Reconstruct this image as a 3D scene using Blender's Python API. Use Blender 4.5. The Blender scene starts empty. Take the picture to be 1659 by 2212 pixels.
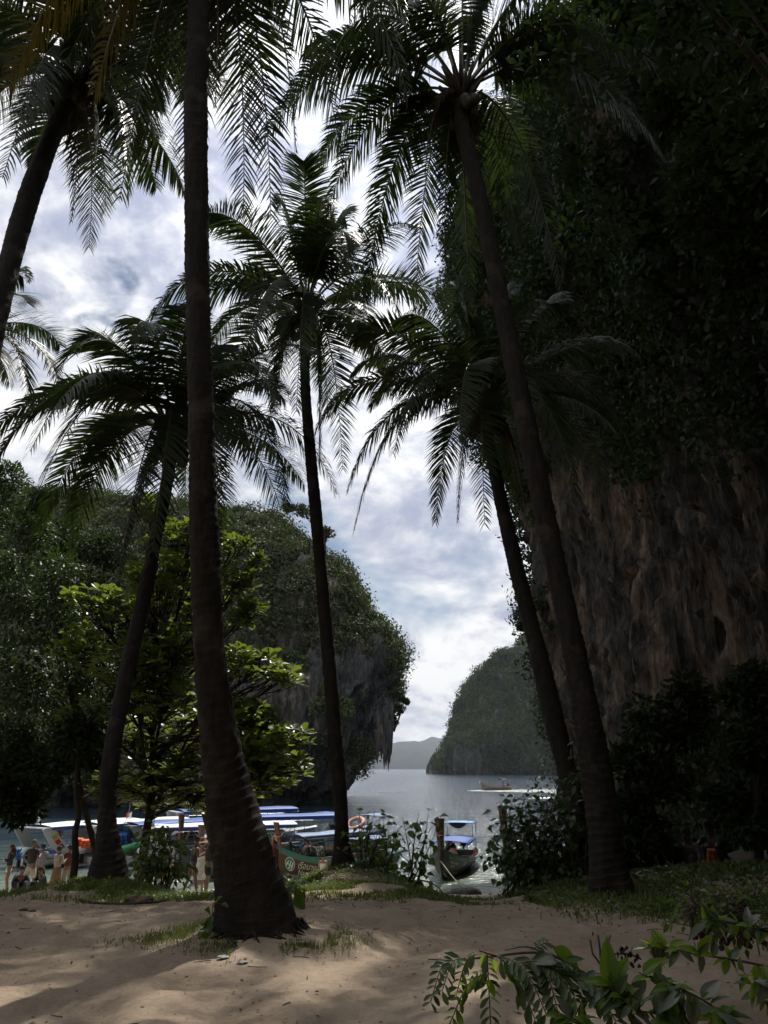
import bpy, bmesh, math, random
import numpy as np
from mathutils import Vector, Matrix

# ---------------------------------------------------------------- scene, camera, world, sun
S = bpy.context.scene
C = bpy.context.collection
R = math.radians
random.seed(7)
RNG = np.random.default_rng(11)

CAMZ = 4.3
PITCH = 19.13
cam_d = bpy.data.cameras.new('camera')
cam = bpy.data.objects.new('camera', cam_d)
C.objects.link(cam)
cam.location = (0, 0, CAMZ)
cam.rotation_euler = (R(90 + PITCH), 0, 0)
cam_d.sensor_fit = 'VERTICAL'
cam_d.sensor_height = 36.0
cam_d.lens = 26.0
cam_d.clip_start = 0.05
cam_d.clip_end = 20000
S.camera = cam

SUN_EL, SUN_AZ = 57.0, 12.0          # azimuth measured clockwise from +Y (view direction)
world = bpy.data.worlds.new('World')
S.world = world
world.use_nodes = True
wn = world.node_tree.nodes; wl = world.node_tree.links
wn.clear()
def N(nodes, t, **kw):
    n = nodes.new(t)
    for k, v in kw.items():
        setattr(n, k, v)
    return n
w_out = N(wn, 'ShaderNodeOutputWorld')
sky = N(wn, 'ShaderNodeTexSky', sky_type='NISHITA', sun_disc=False)
sky.sun_elevation = R(SUN_EL); sky.sun_rotation = R(SUN_AZ)
sky.air_density = 1.0; sky.dust_density = 0.6; sky.ozone_density = 1.5
bg_sky = N(wn, 'ShaderNodeBackground'); bg_sky.inputs['Strength'].default_value = 0.075
wl.new(sky.outputs[0], bg_sky.inputs['Color'])
tc = N(wn, 'ShaderNodeTexCoord')
sep = N(wn, 'ShaderNodeSeparateXYZ'); wl.new(tc.outputs['Generated'], sep.inputs[0])
def wmath(op, a, b=None, clamp=False):
    n = N(wn, 'ShaderNodeMath', operation=op); n.use_clamp = clamp
    for i, q in enumerate((a, b)):
        if q is None: continue
        if isinstance(q, (int, float)): n.inputs[i].default_value = q
        else: wl.new(q, n.inputs[i])
    return n.outputs[0]
zz = wmath('MAXIMUM', sep.outputs['Z'], 0.0)
zd = wmath('ADD', zz, 0.40)
cx_ = wmath('DIVIDE', sep.outputs['X'], zd); cy_ = wmath('DIVIDE', sep.outputs['Y'], zd)
comb = N(wn, 'ShaderNodeCombineXYZ'); wl.new(cx_, comb.inputs[0]); wl.new(cy_, comb.inputs[1])
def wnoise(scale, detail, rough, dist, off=(0, 0, 0)):
    m = N(wn, 'ShaderNodeMapping'); m.inputs['Location'].default_value = off
    wl.new(comb.outputs[0], m.inputs[0])
    n = N(wn, 'ShaderNodeTexNoise'); n.inputs['Scale'].default_value = scale
    n.inputs['Detail'].default_value = detail; n.inputs['Roughness'].default_value = rough
    n.inputs['Distortion'].default_value = dist
    wl.new(m.outputs[0], n.inputs['Vector'])
    return n.outputs['Fac']
def wramp(fac, p0, p1, c0=(0, 0, 0, 1), c1=(1, 1, 1, 1), mode='EASE'):
    r = N(wn, 'ShaderNodeValToRGB'); r.color_ramp.interpolation = mode
    r.color_ramp.elements[0].position = p0; r.color_ramp.elements[0].color = c0
    r.color_ramp.elements[1].position = p1; r.color_ramp.elements[1].color = c1
    wl.new(fac, r.inputs[0]); return r.outputs[0]
n_big = wnoise(1.7, 5, 0.55, 0.25, (1.7, 0.6, 0))
n_small = wnoise(17.0, 5, 0.55, 0.35, (0.3, 2.1, 0))
hi_w = wmath('MULTIPLY', wramp(zz, 0.22, 0.50), 0.36)
def blend(a, b_):
    return wmath('ADD', wmath('MULTIPLY', a, wmath('SUBTRACT', 1.0, hi_w)), wmath('MULTIPLY', b_, hi_w))
mixn = blend(n_big, n_small)
cover = wramp(mixn, 0.34, 0.48)
shade_f = wnoise(3.6, 6, 0.6, 0.3, (4.2, 1.1, 0))
shade_s = wnoise(19.0, 4, 0.55, 0.2, (7.2, 3.1, 0))
shn = blend(shade_f, shade_s)
ccol = wramp(shn, 0.36, 0.60, (0.40, 0.44, 0.58, 1), (1.0, 1.0, 1.0, 1))
# bright forward scattering in the clouds round the (veiled) sun
sdir = Vector((math.sin(R(SUN_AZ)) * math.cos(R(SUN_EL)), math.cos(R(SUN_AZ)) * math.cos(R(SUN_EL)), math.sin(R(SUN_EL))))
dp = N(wn, 'ShaderNodeVectorMath', operation='DOT_PRODUCT'); wl.new(tc.outputs['Generated'], dp.inputs[0])
dp.inputs[1].default_value = sdir
glow = wmath('POWER', wmath('MAXIMUM', dp.outputs['Value'], 0.0), 9.0)
cstr = wmath('ADD', wmath('MULTIPLY', glow, 0.7), 1.06)
bg_cl = N(wn, 'ShaderNodeBackground'); wl.new(ccol, bg_cl.inputs['Color']); wl.new(cstr, bg_cl.inputs['Strength'])
mx = N(wn, 'ShaderNodeMixShader'); wl.new(cover, mx.inputs[0]); wl.new(bg_sky.outputs[0], mx.inputs[1]); wl.new(bg_cl.outputs[0], mx.inputs[2])
wl.new(mx.outputs[0], w_out.inputs['Surface'])

sun_d = bpy.data.lights.new('sun', 'SUN'); sun_d.energy = 5.0; sun_d.angle = R(0.53); sun_d.color = (1.0, 0.95, 0.87)
sun = bpy.data.objects.new('sun', sun_d); C.objects.link(sun)
sun.rotation_euler = (-sdir).to_track_quat('-Z', 'Y').to_euler()
sun.location = (20, 40, 90)

S.view_settings.view_transform = 'Standard'; S.view_settings.look = 'None'
S.view_settings.exposure = 0.0; S.view_settings.gamma = 1.0; S.view_settings.use_curve_mapping = False
S.render.engine = 'CYCLES'
cy = S.cycles
cy.max_bounces = 6; cy.diffuse_bounces = 2; cy.glossy_bounces = 2; cy.transmission_bounces = 4; cy.transparent_max_bounces = 6
cy.volume_bounces = 0; cy.caustics_reflective = False; cy.caustics_refractive = False; cy.sample_clamp_indirect = 3.0

# ---------------------------------------------------------------- picture <-> place
FPX = 26.0 / 36.0 * 2212.0
cP, sP = math.cos(R(PITCH)), math.sin(R(PITCH))
def ray(u, v):
    a = (u - 829.5) / FPX; b = (1106.0 - v) / FPX
    return Vector((a, cP - b * sP, sP + b * cP))
def at(u, v, Y):
    d = ray(u, v)
    return Vector((0, 0, CAMZ)) + d * (Y / d.y)
def px(Y, u=829.5, v=1106, n=1.0):         # size in metres of n picture units at distance Y
    return n / FPX * Y / ray(u, v).y

# ---------------------------------------------------------------- numpy noise
def _hash(ix, iy, iz):
    h = (ix.astype(np.int64) * 374761393 + iy.astype(np.int64) * 668265263 + iz.astype(np.int64) * 2147483647 + 1013904223)
    h = (h ^ (h >> 13)) * 1274126177
    h = h ^ (h >> 16)
    return (h & 0xffff) / 65535.0
def vnoise(x, y, z=0.0):
    x, y, z = np.broadcast_arrays(np.asarray(x, float), np.asarray(y, float), np.asarray(z, float))
    xi, yi, zi = np.floor(x), np.floor(y), np.floor(z)
    fx, fy, fz = x - xi, y - yi, z - zi
    fx = fx * fx * (3 - 2 * fx); fy = fy * fy * (3 - 2 * fy); fz = fz * fz * (3 - 2 * fz)
    r = 0
    for dx in (0, 1):
        for dy in (0, 1):
            for dz in (0, 1):
                w = (fx if dx else 1 - fx) * (fy if dy else 1 - fy) * (fz if dz else 1 - fz)
                r = r + w * _hash(xi + dx, yi + dy, zi + dz)
    return r * 2 - 1
def fbm(x, y, z=0.0, o=4, g=0.5):
    r = 0; a = 1.0; f = 1.0
    for i in range(o):
        r = r + a * vnoise(np.asarray(x) * f + 17.3 * i, np.asarray(y) * f - 9.1 * i, np.asarray(z) * f + 4.7 * i)
        a *= g; f *= 2.03
    return r
def sstep(a, b, x):
    t = np.clip((np.asarray(x, float) - a) / (b - a), 0, 1)
    return t * t * (3 - 2 * t)

# ---------------------------------------------------------------- materials
def new_mat(name):
    m = bpy.data.materials.new(name); m.use_nodes = True
    nt = m.node_tree; nt.nodes.clear()
    return m, nt.nodes, nt.links
class MatB:
    def __init__(s, name):
        s.m, s.n, s.l = new_mat(name)
        s.out = s.n.new('ShaderNodeOutputMaterial')
    def node(s, t, **kw): return N(s.n, t, **kw)
    def val(s, sock, v):
        if isinstance(v, (int, float)): sock.default_value = v
        elif isinstance(v, tuple): sock.default_value = v if len(v) == 4 or len(sock.default_value) == 3 else (*v, 1)
        else: s.l.new(v, sock)
    def math(s, op, a, b=0.0, clamp=False):
        n = s.node('ShaderNodeMath', operation=op); n.use_clamp = clamp
        s.val(n.inputs[0], a); s.val(n.inputs[1], b); return n.outputs[0]
    def coord(s, kind='Object', scale=(1, 1, 1)):
        t = s.node('ShaderNodeTexCoord')
        m = s.node('ShaderNodeMapping'); m.inputs['Scale'].default_value = scale
        s.l.new(t.outputs[kind], m.inputs[0]); return m.outputs[0]
    def pos(s, scale=(1, 1, 1)):
        g = s.node('ShaderNodeNewGeometry'); m = s.node('ShaderNodeMapping'); m.inputs['Scale'].default_value = scale
        s.l.new(g.outputs['Position'], m.inputs[0]); return m.outputs[0]
    def noise(s, vec, scale, detail=3, rough=0.55, dist=0.0):
        n = s.node('ShaderNodeTexNoise'); n.inputs['Scale'].default_value = scale; n.inputs['Detail'].default_value = detail
        n.inputs['Roughness'].default_value = rough; n.inputs['Distortion'].default_value = dist
        s.l.new(vec, n.inputs['Vector']); return n.outputs['Fac']
    def ramp(s, fac, stops, mode='LINEAR'):
        r = s.node('ShaderNodeValToRGB'); r.color_ramp.interpolation = mode
        e = r.color_ramp.elements
        while len(e) < len(stops): e.new(0.5)
        for i, (p, c) in enumerate(stops):
            e[i].position = p
            e[i].color = (c, c, c, 1) if isinstance(c, (int, float)) else (*c, 1)
        s.l.new(fac, r.inputs[0]); return r.outputs[0]
    def mix(s, fac, a, b, mode='MIX'):
        n = s.node('ShaderNodeMix', data_type='RGBA', blend_type=mode)
        s.val(n.inputs['Factor'], fac); s.val(n.inputs['A'], a); s.val(n.inputs['B'], b)
        return n.outputs['Result']
    def bump(s, h, strength=0.5, dist=0.05):
        n = s.node('ShaderNodeBump'); n.inputs['Strength'].default_value = strength; n.inputs['Distance'].default_value = dist
        s.l.new(h, n.inputs['Height']); return n.outputs[0]
    def pbr(s, color, rough=0.7, normal=None, spec=0.5, metal=0.0):
        p = s.node('ShaderNodeBsdfPrincipled')
        s.val(p.inputs['Base Color'], color); s.val(p.inputs['Roughness'], rough)
        p.inputs['Specular IOR Level'].default_value = spec; p.inputs['Metallic'].default_value = metal
        if normal is not None: s.l.new(normal, p.inputs['Normal'])
        return p
    def done(s, p): s.l.new(p.outputs[0], s.out.inputs['Surface']); return s.m

def plain(name, col, rough=0.6, metal=0.0, var=0.15, scale=6.0, spec=0.5, bump=0.0):
    b = MatB(name); v = b.coord()
    n = b.noise(v, scale, 4)
    c2 = tuple(max(0, x * (1 - var * 2)) for x in col); c1 = tuple(min(1, x * (1 + var)) for x in col)
    col_ = b.ramp(n, [(0.3, c2), (0.7, c1)])
    nm = b.bump(b.noise(v, scale * 6, 3), bump, 0.02) if bump else None
    return b.done(b.pbr(col_, rough, nm, spec, metal))

def leaf_mat(name, dark, light, trans, tfac=0.35, rough=0.42, nscale=0.25, spec=0.5):
    b = MatB(name)
    g = b.node('ShaderNodeNewGeometry')
    n = b.noise(b.pos(), nscale, 3)
    f = b.math('ADD', b.math('MULTIPLY', g.outputs['Random Per Island'], 0.6), b.math('MULTIPLY', n, 0.5))
    col = b.ramp(f, [(0.15, dark), (0.85, light)])
    tcol = b.mix(b.math('MULTIPLY', g.outputs['Random Per Island'], 0.5), trans, tuple(x * 0.55 for x in trans))
    p = b.pbr(col, rough, None, spec)
    t = b.node('ShaderNodeBsdfTranslucent'); b.val(t.inputs['Color'], tcol)
    m = b.node('ShaderNodeMixShader'); m.inputs[0].default_value = tfac
    b.l.new(p.outputs[0], m.inputs[1]); b.l.new(t.outputs[0], m.inputs[2])
    b.l.new(m.outputs[0], b.out.inputs['Surface'])
    return b.m

M = {}
M['palm'] = leaf_mat('palm_leaf', (0.010, 0.018, 0.006), (0.028, 0.042, 0.012), (0.07, 0.11, 0.02), 0.22, 0.5, 0.3, 0.35)
M['palm_gold'] = leaf_mat('palm_leaf_yellowing', (0.028, 0.026, 0.008), (0.06, 0.05, 0.013), (0.17, 0.12, 0.02), 0.4, 0.45, 0.3)
M['almond'] = leaf_mat('almond_leaf', (0.04, 0.07, 0.012), (0.085, 0.125, 0.022), (0.22, 0.29, 0.03), 0.45, 0.36, 0.5)
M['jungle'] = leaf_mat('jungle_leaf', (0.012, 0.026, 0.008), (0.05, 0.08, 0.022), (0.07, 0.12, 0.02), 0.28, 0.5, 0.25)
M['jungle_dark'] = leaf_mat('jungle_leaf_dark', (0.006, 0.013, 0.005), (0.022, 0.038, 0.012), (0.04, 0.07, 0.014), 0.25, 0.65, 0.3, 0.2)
M['hill_leaf'] = leaf_mat('hill_leaf', (0.007, 0.017, 0.006), (0.095, 0.108, 0.040), (0.08, 0.12, 0.03), 0.2, 0.7, 0.09, 0.2)
M['headland_leaf'] = leaf_mat('headland_leaf', (0.007, 0.018, 0.008), (0.085, 0.115, 0.045), (0.05, 0.08, 0.02), 0.15, 0.8, 0.03, 0.1)
M['pale_leaf'] = leaf_mat('pale_ledge_leaf', (0.06, 0.09, 0.04), (0.13, 0.16, 0.07), (0.14, 0.18, 0.05), 0.2, 0.7, 0.3, 0.2)
M['bush'] = leaf_mat('bush_leaf', (0.016, 0.034, 0.009), (0.045, 0.075, 0.018), (0.12, 0.19, 0.025), 0.3, 0.38, 0.6)
M['sapling'] = leaf_mat('sapling_leaf', (0.03, 0.06, 0.012), (0.07, 0.115, 0.02), (0.22, 0.33, 0.035), 0.42, 0.38, 0.6)
M['near_dark'] = leaf_mat('near_leaf_dark', (0.028, 0.055, 0.018), (0.085, 0.12, 0.045), (0.09, 0.15, 0.03), 0.25, 0.5, 3.0)
M['near_bright'] = leaf_mat('near_leaf_bright', (0.055, 0.11, 0.014), (0.10, 0.18, 0.025), (0.34, 0.52, 0.04), 0.5, 0.34, 3.0)
M['near_grey'] = leaf_mat('near_leaf_pale', (0.07, 0.09, 0.065), (0.15, 0.17, 0.13), (0.10, 0.15, 0.06), 0.15, 0.28, 4.0)
M['grass'] = leaf_mat('grass_blade', (0.04, 0.065, 0.012), (0.11, 0.14, 0.028), (0.22, 0.28, 0.04), 0.35, 0.55, 0.5)

def bark_mat(name, c0, c1, ring=0.0):
    b = MatB(name); v = b.coord('Object', (1, 1, 0.25))
    n1 = b.noise(v, 9, 5, 0.65); n2 = b.noise(b.coord('Object', (6, 6, 0.8)), 8, 4, 0.7)
    f = b.math('ADD', b.math('MULTIPLY', n1, 0.6), b.math('MULTIPLY', n2, 0.4))
    col = b.ramp(f, [(0.3, c0), (0.72, c1)])
    lich = b.noise(b.coord('Object', (1, 1, 1)), 2.2, 4, 0.6)
    col = b.mix(b.ramp(lich, [(0.56, 0.0), (0.68, 0.5)]), col, tuple(min(1, x * 1.9) for x in c1))
    return b.done(b.pbr(col, 0.88, b.bump(f, 0.8, 0.03), 0.2))
M['palm_bark'] = bark_mat('palm_bark', (0.009, 0.007, 0.006), (0.040, 0.032, 0.025))
M['bark'] = bark_mat('bark', (0.02, 0.015, 0.011), (0.07, 0.055, 0.042))
M['root'] = bark_mat('root_mass', (0.012, 0.009, 0.007), (0.045, 0.034, 0.026))
M['rachis'] = plain('palm_midrib', (0.11, 0.10, 0.035), 0.45, var=0.25)
M['twig'] = plain('twig', (0.045, 0.032, 0.022), 0.8, var=0.3)
M['coconut'] = plain('coconut_husk', (0.06, 0.05, 0.018), 0.6, var=0.3)

# ---------------------------------------------------------------- mesh helpers
def link_mesh(name, me, mat=None, parent=None):
    o = bpy.data.objects.new(name, me)
    if mat is not None and not me.materials: me.materials.append(mat)
    C.objects.link(o)
    if parent is not None: o.parent = parent
    return o
def np_mesh(name, verts, faces, smooth=False):
    """faces: (n,3) or (n,4) int array"""
    verts = np.ascontiguousarray(verts, dtype=np.float32); faces = np.ascontiguousarray(faces, dtype=np.int32)
    me = bpy.data.meshes.new(name)
    k = faces.shape[1]
    me.vertices.add(len(verts)); me.vertices.foreach_set('co', verts.ravel())
    me.loops.add(faces.size); me.loops.foreach_set('vertex_index', faces.ravel())
    me.polygons.add(len(faces)); me.polygons.foreach_set('loop_start', np.arange(0, faces.size, k, dtype=np.int32))
    if smooth: me.polygons.foreach_set('use_smooth', np.ones(len(faces), dtype=bool))
    me.update(calc_edges=True)
    return me
class MB:
    """collects quads/tris from simple shapes, builds ONE mesh object"""
    def __init__(s): s.v = []; s.f = []
    def add(s, vs, fs):
        o = len(s.v); s.v.extend([tuple(q) for q in vs]); s.f.extend([tuple(i + o for i in f) for f in fs]); return s
    def box(s, c, d, rz=0, m=None):
        x, y, z = d[0] / 2, d[1] / 2, d[2] / 2
        vs = [Vector((a, b, e)) for a in (-x, x) for b in (-y, y) for e in (-z, z)]
        rot = Matrix.Rotation(rz, 3, 'Z') if m is None else m
        vs = [rot @ q + Vector(c) for q in vs]
        return s.add(vs, [(0, 1, 3, 2), (4, 6, 7, 5), (0, 4, 5, 1), (2, 3, 7, 6), (0, 2, 6, 4), (1, 5, 7, 3)])
    def tube(s, pts, r, n=6, cap=True):
        pts = [Vector(p) for p in pts]
        rs = r if isinstance(r, (list, tuple)) else [r] * len(pts)
        o = len(s.v); prev = None
        for i, p in enumerate(pts):
            t = (pts[min(i + 1, len(pts) - 1)] - pts[max(i - 1, 0)]).normalized()
            a = Vector((0, 0, 1)) if abs(t.z) < 0.9 else Vector((1, 0, 0))
            if prev is not None: a = prev
            x = (a - t * a.dot(t)).normalized(); y = t.cross(x); prev = x
            for k in range(n):
                an = 2 * math.pi * k / n
                s.v.append(tuple(p + (x * math.cos(an) + y * math.sin(an)) * rs[i]))
        for i in range(len(pts) - 1):
            for k in range(n):
                a = o + i * n + k; b = o + i * n + (k + 1) % n
                s.f.append((a, b, b + n, a + n))
        if cap:
            s.f.append(tuple(o + k for k in reversed(range(n))))
            s.f.append(tuple(o + (len(pts) - 1) * n + k for k in range(n)))
        return s
    def ball(s, c, r, nu=10, nv=7, sc=(1, 1, 1)):
        o = len(s.v)
        for j in range(nv + 1):
            th = math.pi * j / nv
            for i in range(nu):
                ph = 2 * math.pi * i / nu
                s.v.append((c[0] + r * sc[0] * math.sin(th) * math.cos(ph), c[1] + r * sc[1] * math.sin(th) * math.sin(ph), c[2] + r * sc[2] * math.cos(th)))
        for j in range(nv):
            for i in range(nu):
                a = o + j * nu + i; b = o + j * nu + (i + 1) % nu
                s.f.append((a, a + nu, b + nu, b))
        return s
    def grid(s, P, close=False):
        """P: list of rows of points"""
        o = len(s.v); nr, nc = len(P), len(P[0])
        for row in P: s.v.extend([tuple(q) for q in row])
        for i in range(nr - 1):
            for j in range(nc if close else nc - 1):
                a = o + i * nc + j; b = o + i * nc + (j + 1) % nc
                s.f.append((a, b, b + nc, a + nc))
        return s
    def build(s, name, mat, parent=None, smooth=False):
        me = bpy.data.meshes.new(name); me.from_pydata(s.v, [], s.f); me.update()
        if smooth: me.polygons.foreach_set('use_smooth', [True] * len(me.polygons))
        return link_mesh(name, me, mat, parent)

def tag(o, label=None, cat=None, group=None, kind=None):
    if label: o['label'] = label
    if cat: o['category'] = cat
    if group: o['group'] = group
    if kind: o['kind'] = kind
    return o
def empty(name, loc=(0, 0, 0), rz=0.0, label=None, cat=None, group=None):
    o = bpy.data.objects.new(name, None); C.objects.link(o); o.empty_display_size = 0.2
    o.location = loc; o.rotation_euler = (0, 0, rz)
    o.empty_display_type = 'PLAIN_AXES'
    return tag(o, label, cat, group)
def catmull(pts, n):
    """pts list of tuples (any dim), n samples"""
    P = np.array(pts, float); P = np.vstack([2 * P[0] - P[1], P, 2 * P[-1] - P[-2]])
    k = len(P) - 3; out = []
    for t in np.linspace(0, k - 1e-6, n):
        i = int(t); f = t - i; a, b, c, d = P[i:i + 4]
        out.append(0.5 * ((2 * b) + (-a + c) * f + (2 * a - 5 * b + 4 * c - d) * f * f + (-a + 3 * b - 3 * c + d) * f ** 3))
    return np.array(out)

# ---------------------------------------------------------------- leaves in numpy
LEAF_T = np.array([[0, 0, 0], [-0.5, 0.45, 0.10], [0, 1, 0], [0.5, 0.45, 0.10]], float)           # folded quad, 2 tris
LEAF_TF = np.array([[0, 3, 2], [0, 2, 1]])
LEAF_B = np.array([[0, 0, 0], [-0.32, .28, .07], [-0.5, .58, .09], [-0.3, .88, .03], [0, 1, -.04], [.3, .88, .03], [.5, .58, .09], [.32, .28, .07], [0, .5, -0.02]], float)
LEAF_BF = np.array([[8, 0, 7], [8, 7, 6], [8, 6, 5], [8, 5, 4], [8, 4, 3], [8, 3, 2], [8, 2, 1], [8, 1, 0]])
LEAF_P = np.array([[0, 0, 0], [-0.42, .22, .06], [-0.5, .42, .08], [-0.2, .8, .0], [0, 1, -.08], [.2, .8, .0], [.5, .42, .08], [.42, .22, .06], [0, .45, -0.02]], float)
def orient(direction, normal):
    d = direction / (np.linalg.norm(direction, axis=1, keepdims=True) + 1e-9)
    n = normal - d * np.sum(d * normal, 1, keepdims=True)
    n = n / (np.linalg.norm(n, axis=1, keepdims=True) + 1e-9)
    x = np.cross(d, n)
    return np.stack([x, d, n], axis=2)      # columns
def leaves_np(pos, direction, normal, length, width, T=LEAF_T, F=LEAF_TF):
    A = orient(direction, normal)
    sc = np.stack([width, length, length], 1)
    V = np.einsum('nij,nkj->nki', A, T[None] * sc[:, None, :]) + pos[:, None, :]
    k = len(T)
    Fs = F[None] + (np.arange(len(pos)) * k)[:, None, None]
    return V.reshape(-1, 3), Fs.reshape(-1, F.shape[1])
def rand_dirs(n, up=0.0):
    d = RNG.normal(size=(n, 3)); d /= np.linalg.norm(d, axis=1, keepdims=True); d[:, 2] += up
    return d / np.linalg.norm(d, axis=1, keepdims=True)
def clump_leaves(centers, radii, per, size, flat=0.75, T=LEAF_T, F=LEAF_TF, droop=-0.15, shell=0.55, wr=0.6, ali=False):
    """leaf sized faces spread through lumpy clumps"""
    centers = np.asarray(centers, float); radii = np.asarray(radii, float)
    n = len(centers) * per
    d = rand_dirs(n, 0.18)
    rr = shell + (1 - shell) * RNG.random(n) ** 0.6
    idx = np.repeat(np.arange(len(centers)), per)
    lump = 1 + 0.28 * vnoise(d[:, 0] * 2.2 + idx * 3.1, d[:, 1] * 2.2, d[:, 2] * 2.2)
    p = centers[idx] + d * (rr * lump * radii[idx])[:, None] * np.array([1, 1, flat])
    dirs = d * 0.7 + rand_dirs(n) * 0.75; dirs[:, 2] += droop
    nor = d * 0.6 + rand_dirs(n) * 0.5 + np.array([0, 0, 0.7])
    if ali:
        t = np.cross(d, rand_dirs(n)); dirs = t + rand_dirs(n) * .35 + d * .25; nor = d + rand_dirs(n) * .28 + np.array([0, 0, .15])
    L = size * (0.65 + 0.7 * RNG.random(n))
    return leaves_np(p, dirs, nor, L, L * wr, T, F)
def join_np(parts):
    vs, fs, o = [], [], 0
    for v, f in parts:
        vs.append(v); fs.append(f + o); o += len(v)
    return np.vstack(vs), np.vstack(fs)
# ================================================================ GROUND
_gx = None
MOUNDS = [(-5.9, 13.4, 2.6, 1.5, 0.32), (0, 0, 1, 1, 0)]
P1_base = at(548, 2030, 7.7)
P4_base = at(235, 1888, 13.6)
P5_base = at(742, 1880, 16.0)
P6_base = at(1262, 1872, 13.8)
P7_base = at(1318, 1925, 11.2)
def base_z(y): return np.interp(y, [-40, 9.3, 12, 24, 30, 45, 90, 400], [3.4, 2.8, 2.5, 0.75, 0.0, -0.9, -4, -8])
MOUNDS = [(P1_base.x, P1_base.y, 1.0, 0.8, 0.12),
          (P4_base.x + 0.1, P4_base.y, 1.45, 1.1, 0.32), (1.4, 14.5, 1.0, 3.0, -0.28), (-3.6, 15.0, 0.8, 3.0, -0.2),
          (P5_base.x + 0.3, P5_base.y - 0.2, 1.5, 1.4, 0.55), (P5_base.x + 1.0, P5_base.y - 2.8, 1.9, 1.3, 0.22),
          (4.6, 13.0, 2.2, 1.6, 0.30), (8.0, 11.5, 2.6, 2.2, 0.35), (9, 19, 4, 5, 0.9)]
def gz(x, y):
    x = np.asarray(x, float); y = np.asarray(y, float)
    sh = 16 * sstep(7.5, 15, x) + 22 * sstep(20, 34, -x)
    yy = np.where(y > 12, np.maximum(12, y - sh), y)
    z = base_z(yy)
    for cx, cy2, sx, sy, h in MOUNDS:
        z = z + h * np.exp(-((x - cx) / sx) ** 2 - ((y - cy2) / sy) ** 2)
    amp = 0.035 + 0.02 * sstep(12, 30, y)
    z = z + amp * fbm(x * 0.55, y * 0.55, 3.3, 3) + 0.012 * fbm(x * 3.1, y * 3.1, 1.1, 3) * (1 - sstep(14, 20, y))
    return z
def on_ground(u, v):
    d = ray(u, v); lo = None
    for k in range(1, 4000):
        t = k * 0.015
        p = Vector((0, 0, CAMZ)) + d * t
        if p.z < float(gz(p.x, p.y)): return p
    return p
def grid_axis(segs):
    out = []
    for a, b, st in segs: out.extend(np.arange(a, b, st))
    return np.array(sorted(set(np.round(out, 4))))
xs = grid_axis([(-400, -60, 40), (-60, -14, 2), (-14, -6, .25), (-6, 6, .06), (6, 14, .25), (14, 60, 2), (60, 401, 40)])
ys = grid_axis([(-120, -20, 20), (-20, 3, 1.0), (3, 11, .06), (11, 20, .12), (20, 36, .25), (36, 60, 2), (60, 401, 40)])
X, Y = np.meshgrid(xs, ys)
Z = gz(X, Y)
# footprints and scuffs on the trodden sand
near = (1 - sstep(11, 14, Y)) * sstep(2.5, 4, Y)
foot = np.clip(vnoise(X * 4.5, Y * 3.6, 9) - 0.2, 0, 1)
Z = Z - 0.055 * foot * near + 0.012 * fbm(X * 9, Y * 9, 2, 2) * near
V = np.stack([X.ravel(), Y.ravel(), Z.ravel()], 1)
ny, nx = X.shape
ii = (np.arange(ny - 1)[:, None] * nx + np.arange(nx - 1)[None]).ravel()
F = np.stack([ii, ii + 1, ii + 1 + nx, ii + nx], 1)
b = MatB('sand')
p = b.pos()
n1 = b.noise(p, 0.8, 5, 0.6); n2 = b.noise(p, 14, 5, 0.7); n3 = b.noise(p, 55, 3, 0.6)
f = b.math('ADD', b.math('MULTIPLY', n1, 0.45), b.math('ADD', b.math('MULTIPLY', n2, 0.35), b.math('MULTIPLY', n3, 0.2)))
c_dirt = b.ramp(f, [(0.30, (0.185, 0.138, 0.098)), (0.5, (0.29, 0.225, 0.162)), (0.72, (0.40, 0.325, 0.245))])
deb = b.ramp(b.noise(b.pos((1, 1, 1)), 26, 4, 0.75, 0.4), [(0.66, 0.0), (0.70, 1.0)])
c_dirt = b.mix(b.math('MULTIPLY', deb, 0.75), c_dirt, (0.06, 0.042, 0.028))
c_beach = b.ramp(f, [(0.3, (0.36, 0.31, 0.24)), (0.7, (0.56, 0.50, 0.41))])
sx_ = b.node('ShaderNodeSeparateXYZ'); b.l.new(b.pos(), sx_.inputs[0])
beach_f = b.ramp(b.math('DIVIDE', sx_.outputs['Y'], 40.0), [(0.42, 0.0), (0.60, 1.0)])
inl = b.ramp(b.math('ADD', b.math('DIVIDE', sx_.outputs['X'], 20.0), 0.2), [(0.55, 1.0), (0.68, 0.0)])
col = b.mix(b.math('MULTIPLY', beach_f, inl), c_dirt, c_beach)
wet = b.ramp(b.math('ADD', sx_.outputs['Z'], 0.5), [(0.50, 1.0), (0.60, 0.0)])
soil_shade = b.ramp(b.math('DIVIDE', sx_.outputs['X'], 20.0), [(0.27, 0.0), (0.36, 1.0)])  # dark soil on the right bank, also deepening the shaded sand by colour
col = b.mix(soil_shade, col, (0.05, 0.04, 0.028))
col = b.mix(b.math('MULTIPLY', wet, 0.6), col, (0.17, 0.15, 0.11))
h = b.math('ADD', b.math('MULTIPLY', n2, 0.7), b.math('MULTIPLY', n3, 0.35))
M['sand'] = b.done(b.pbr(col, 0.9, b.bump(h, 0.75, 0.03), 0.2))
ground = link_mesh('ground', np_mesh('ground', V, F, True), M['sand'])
tag(ground, kind='structure')

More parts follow.
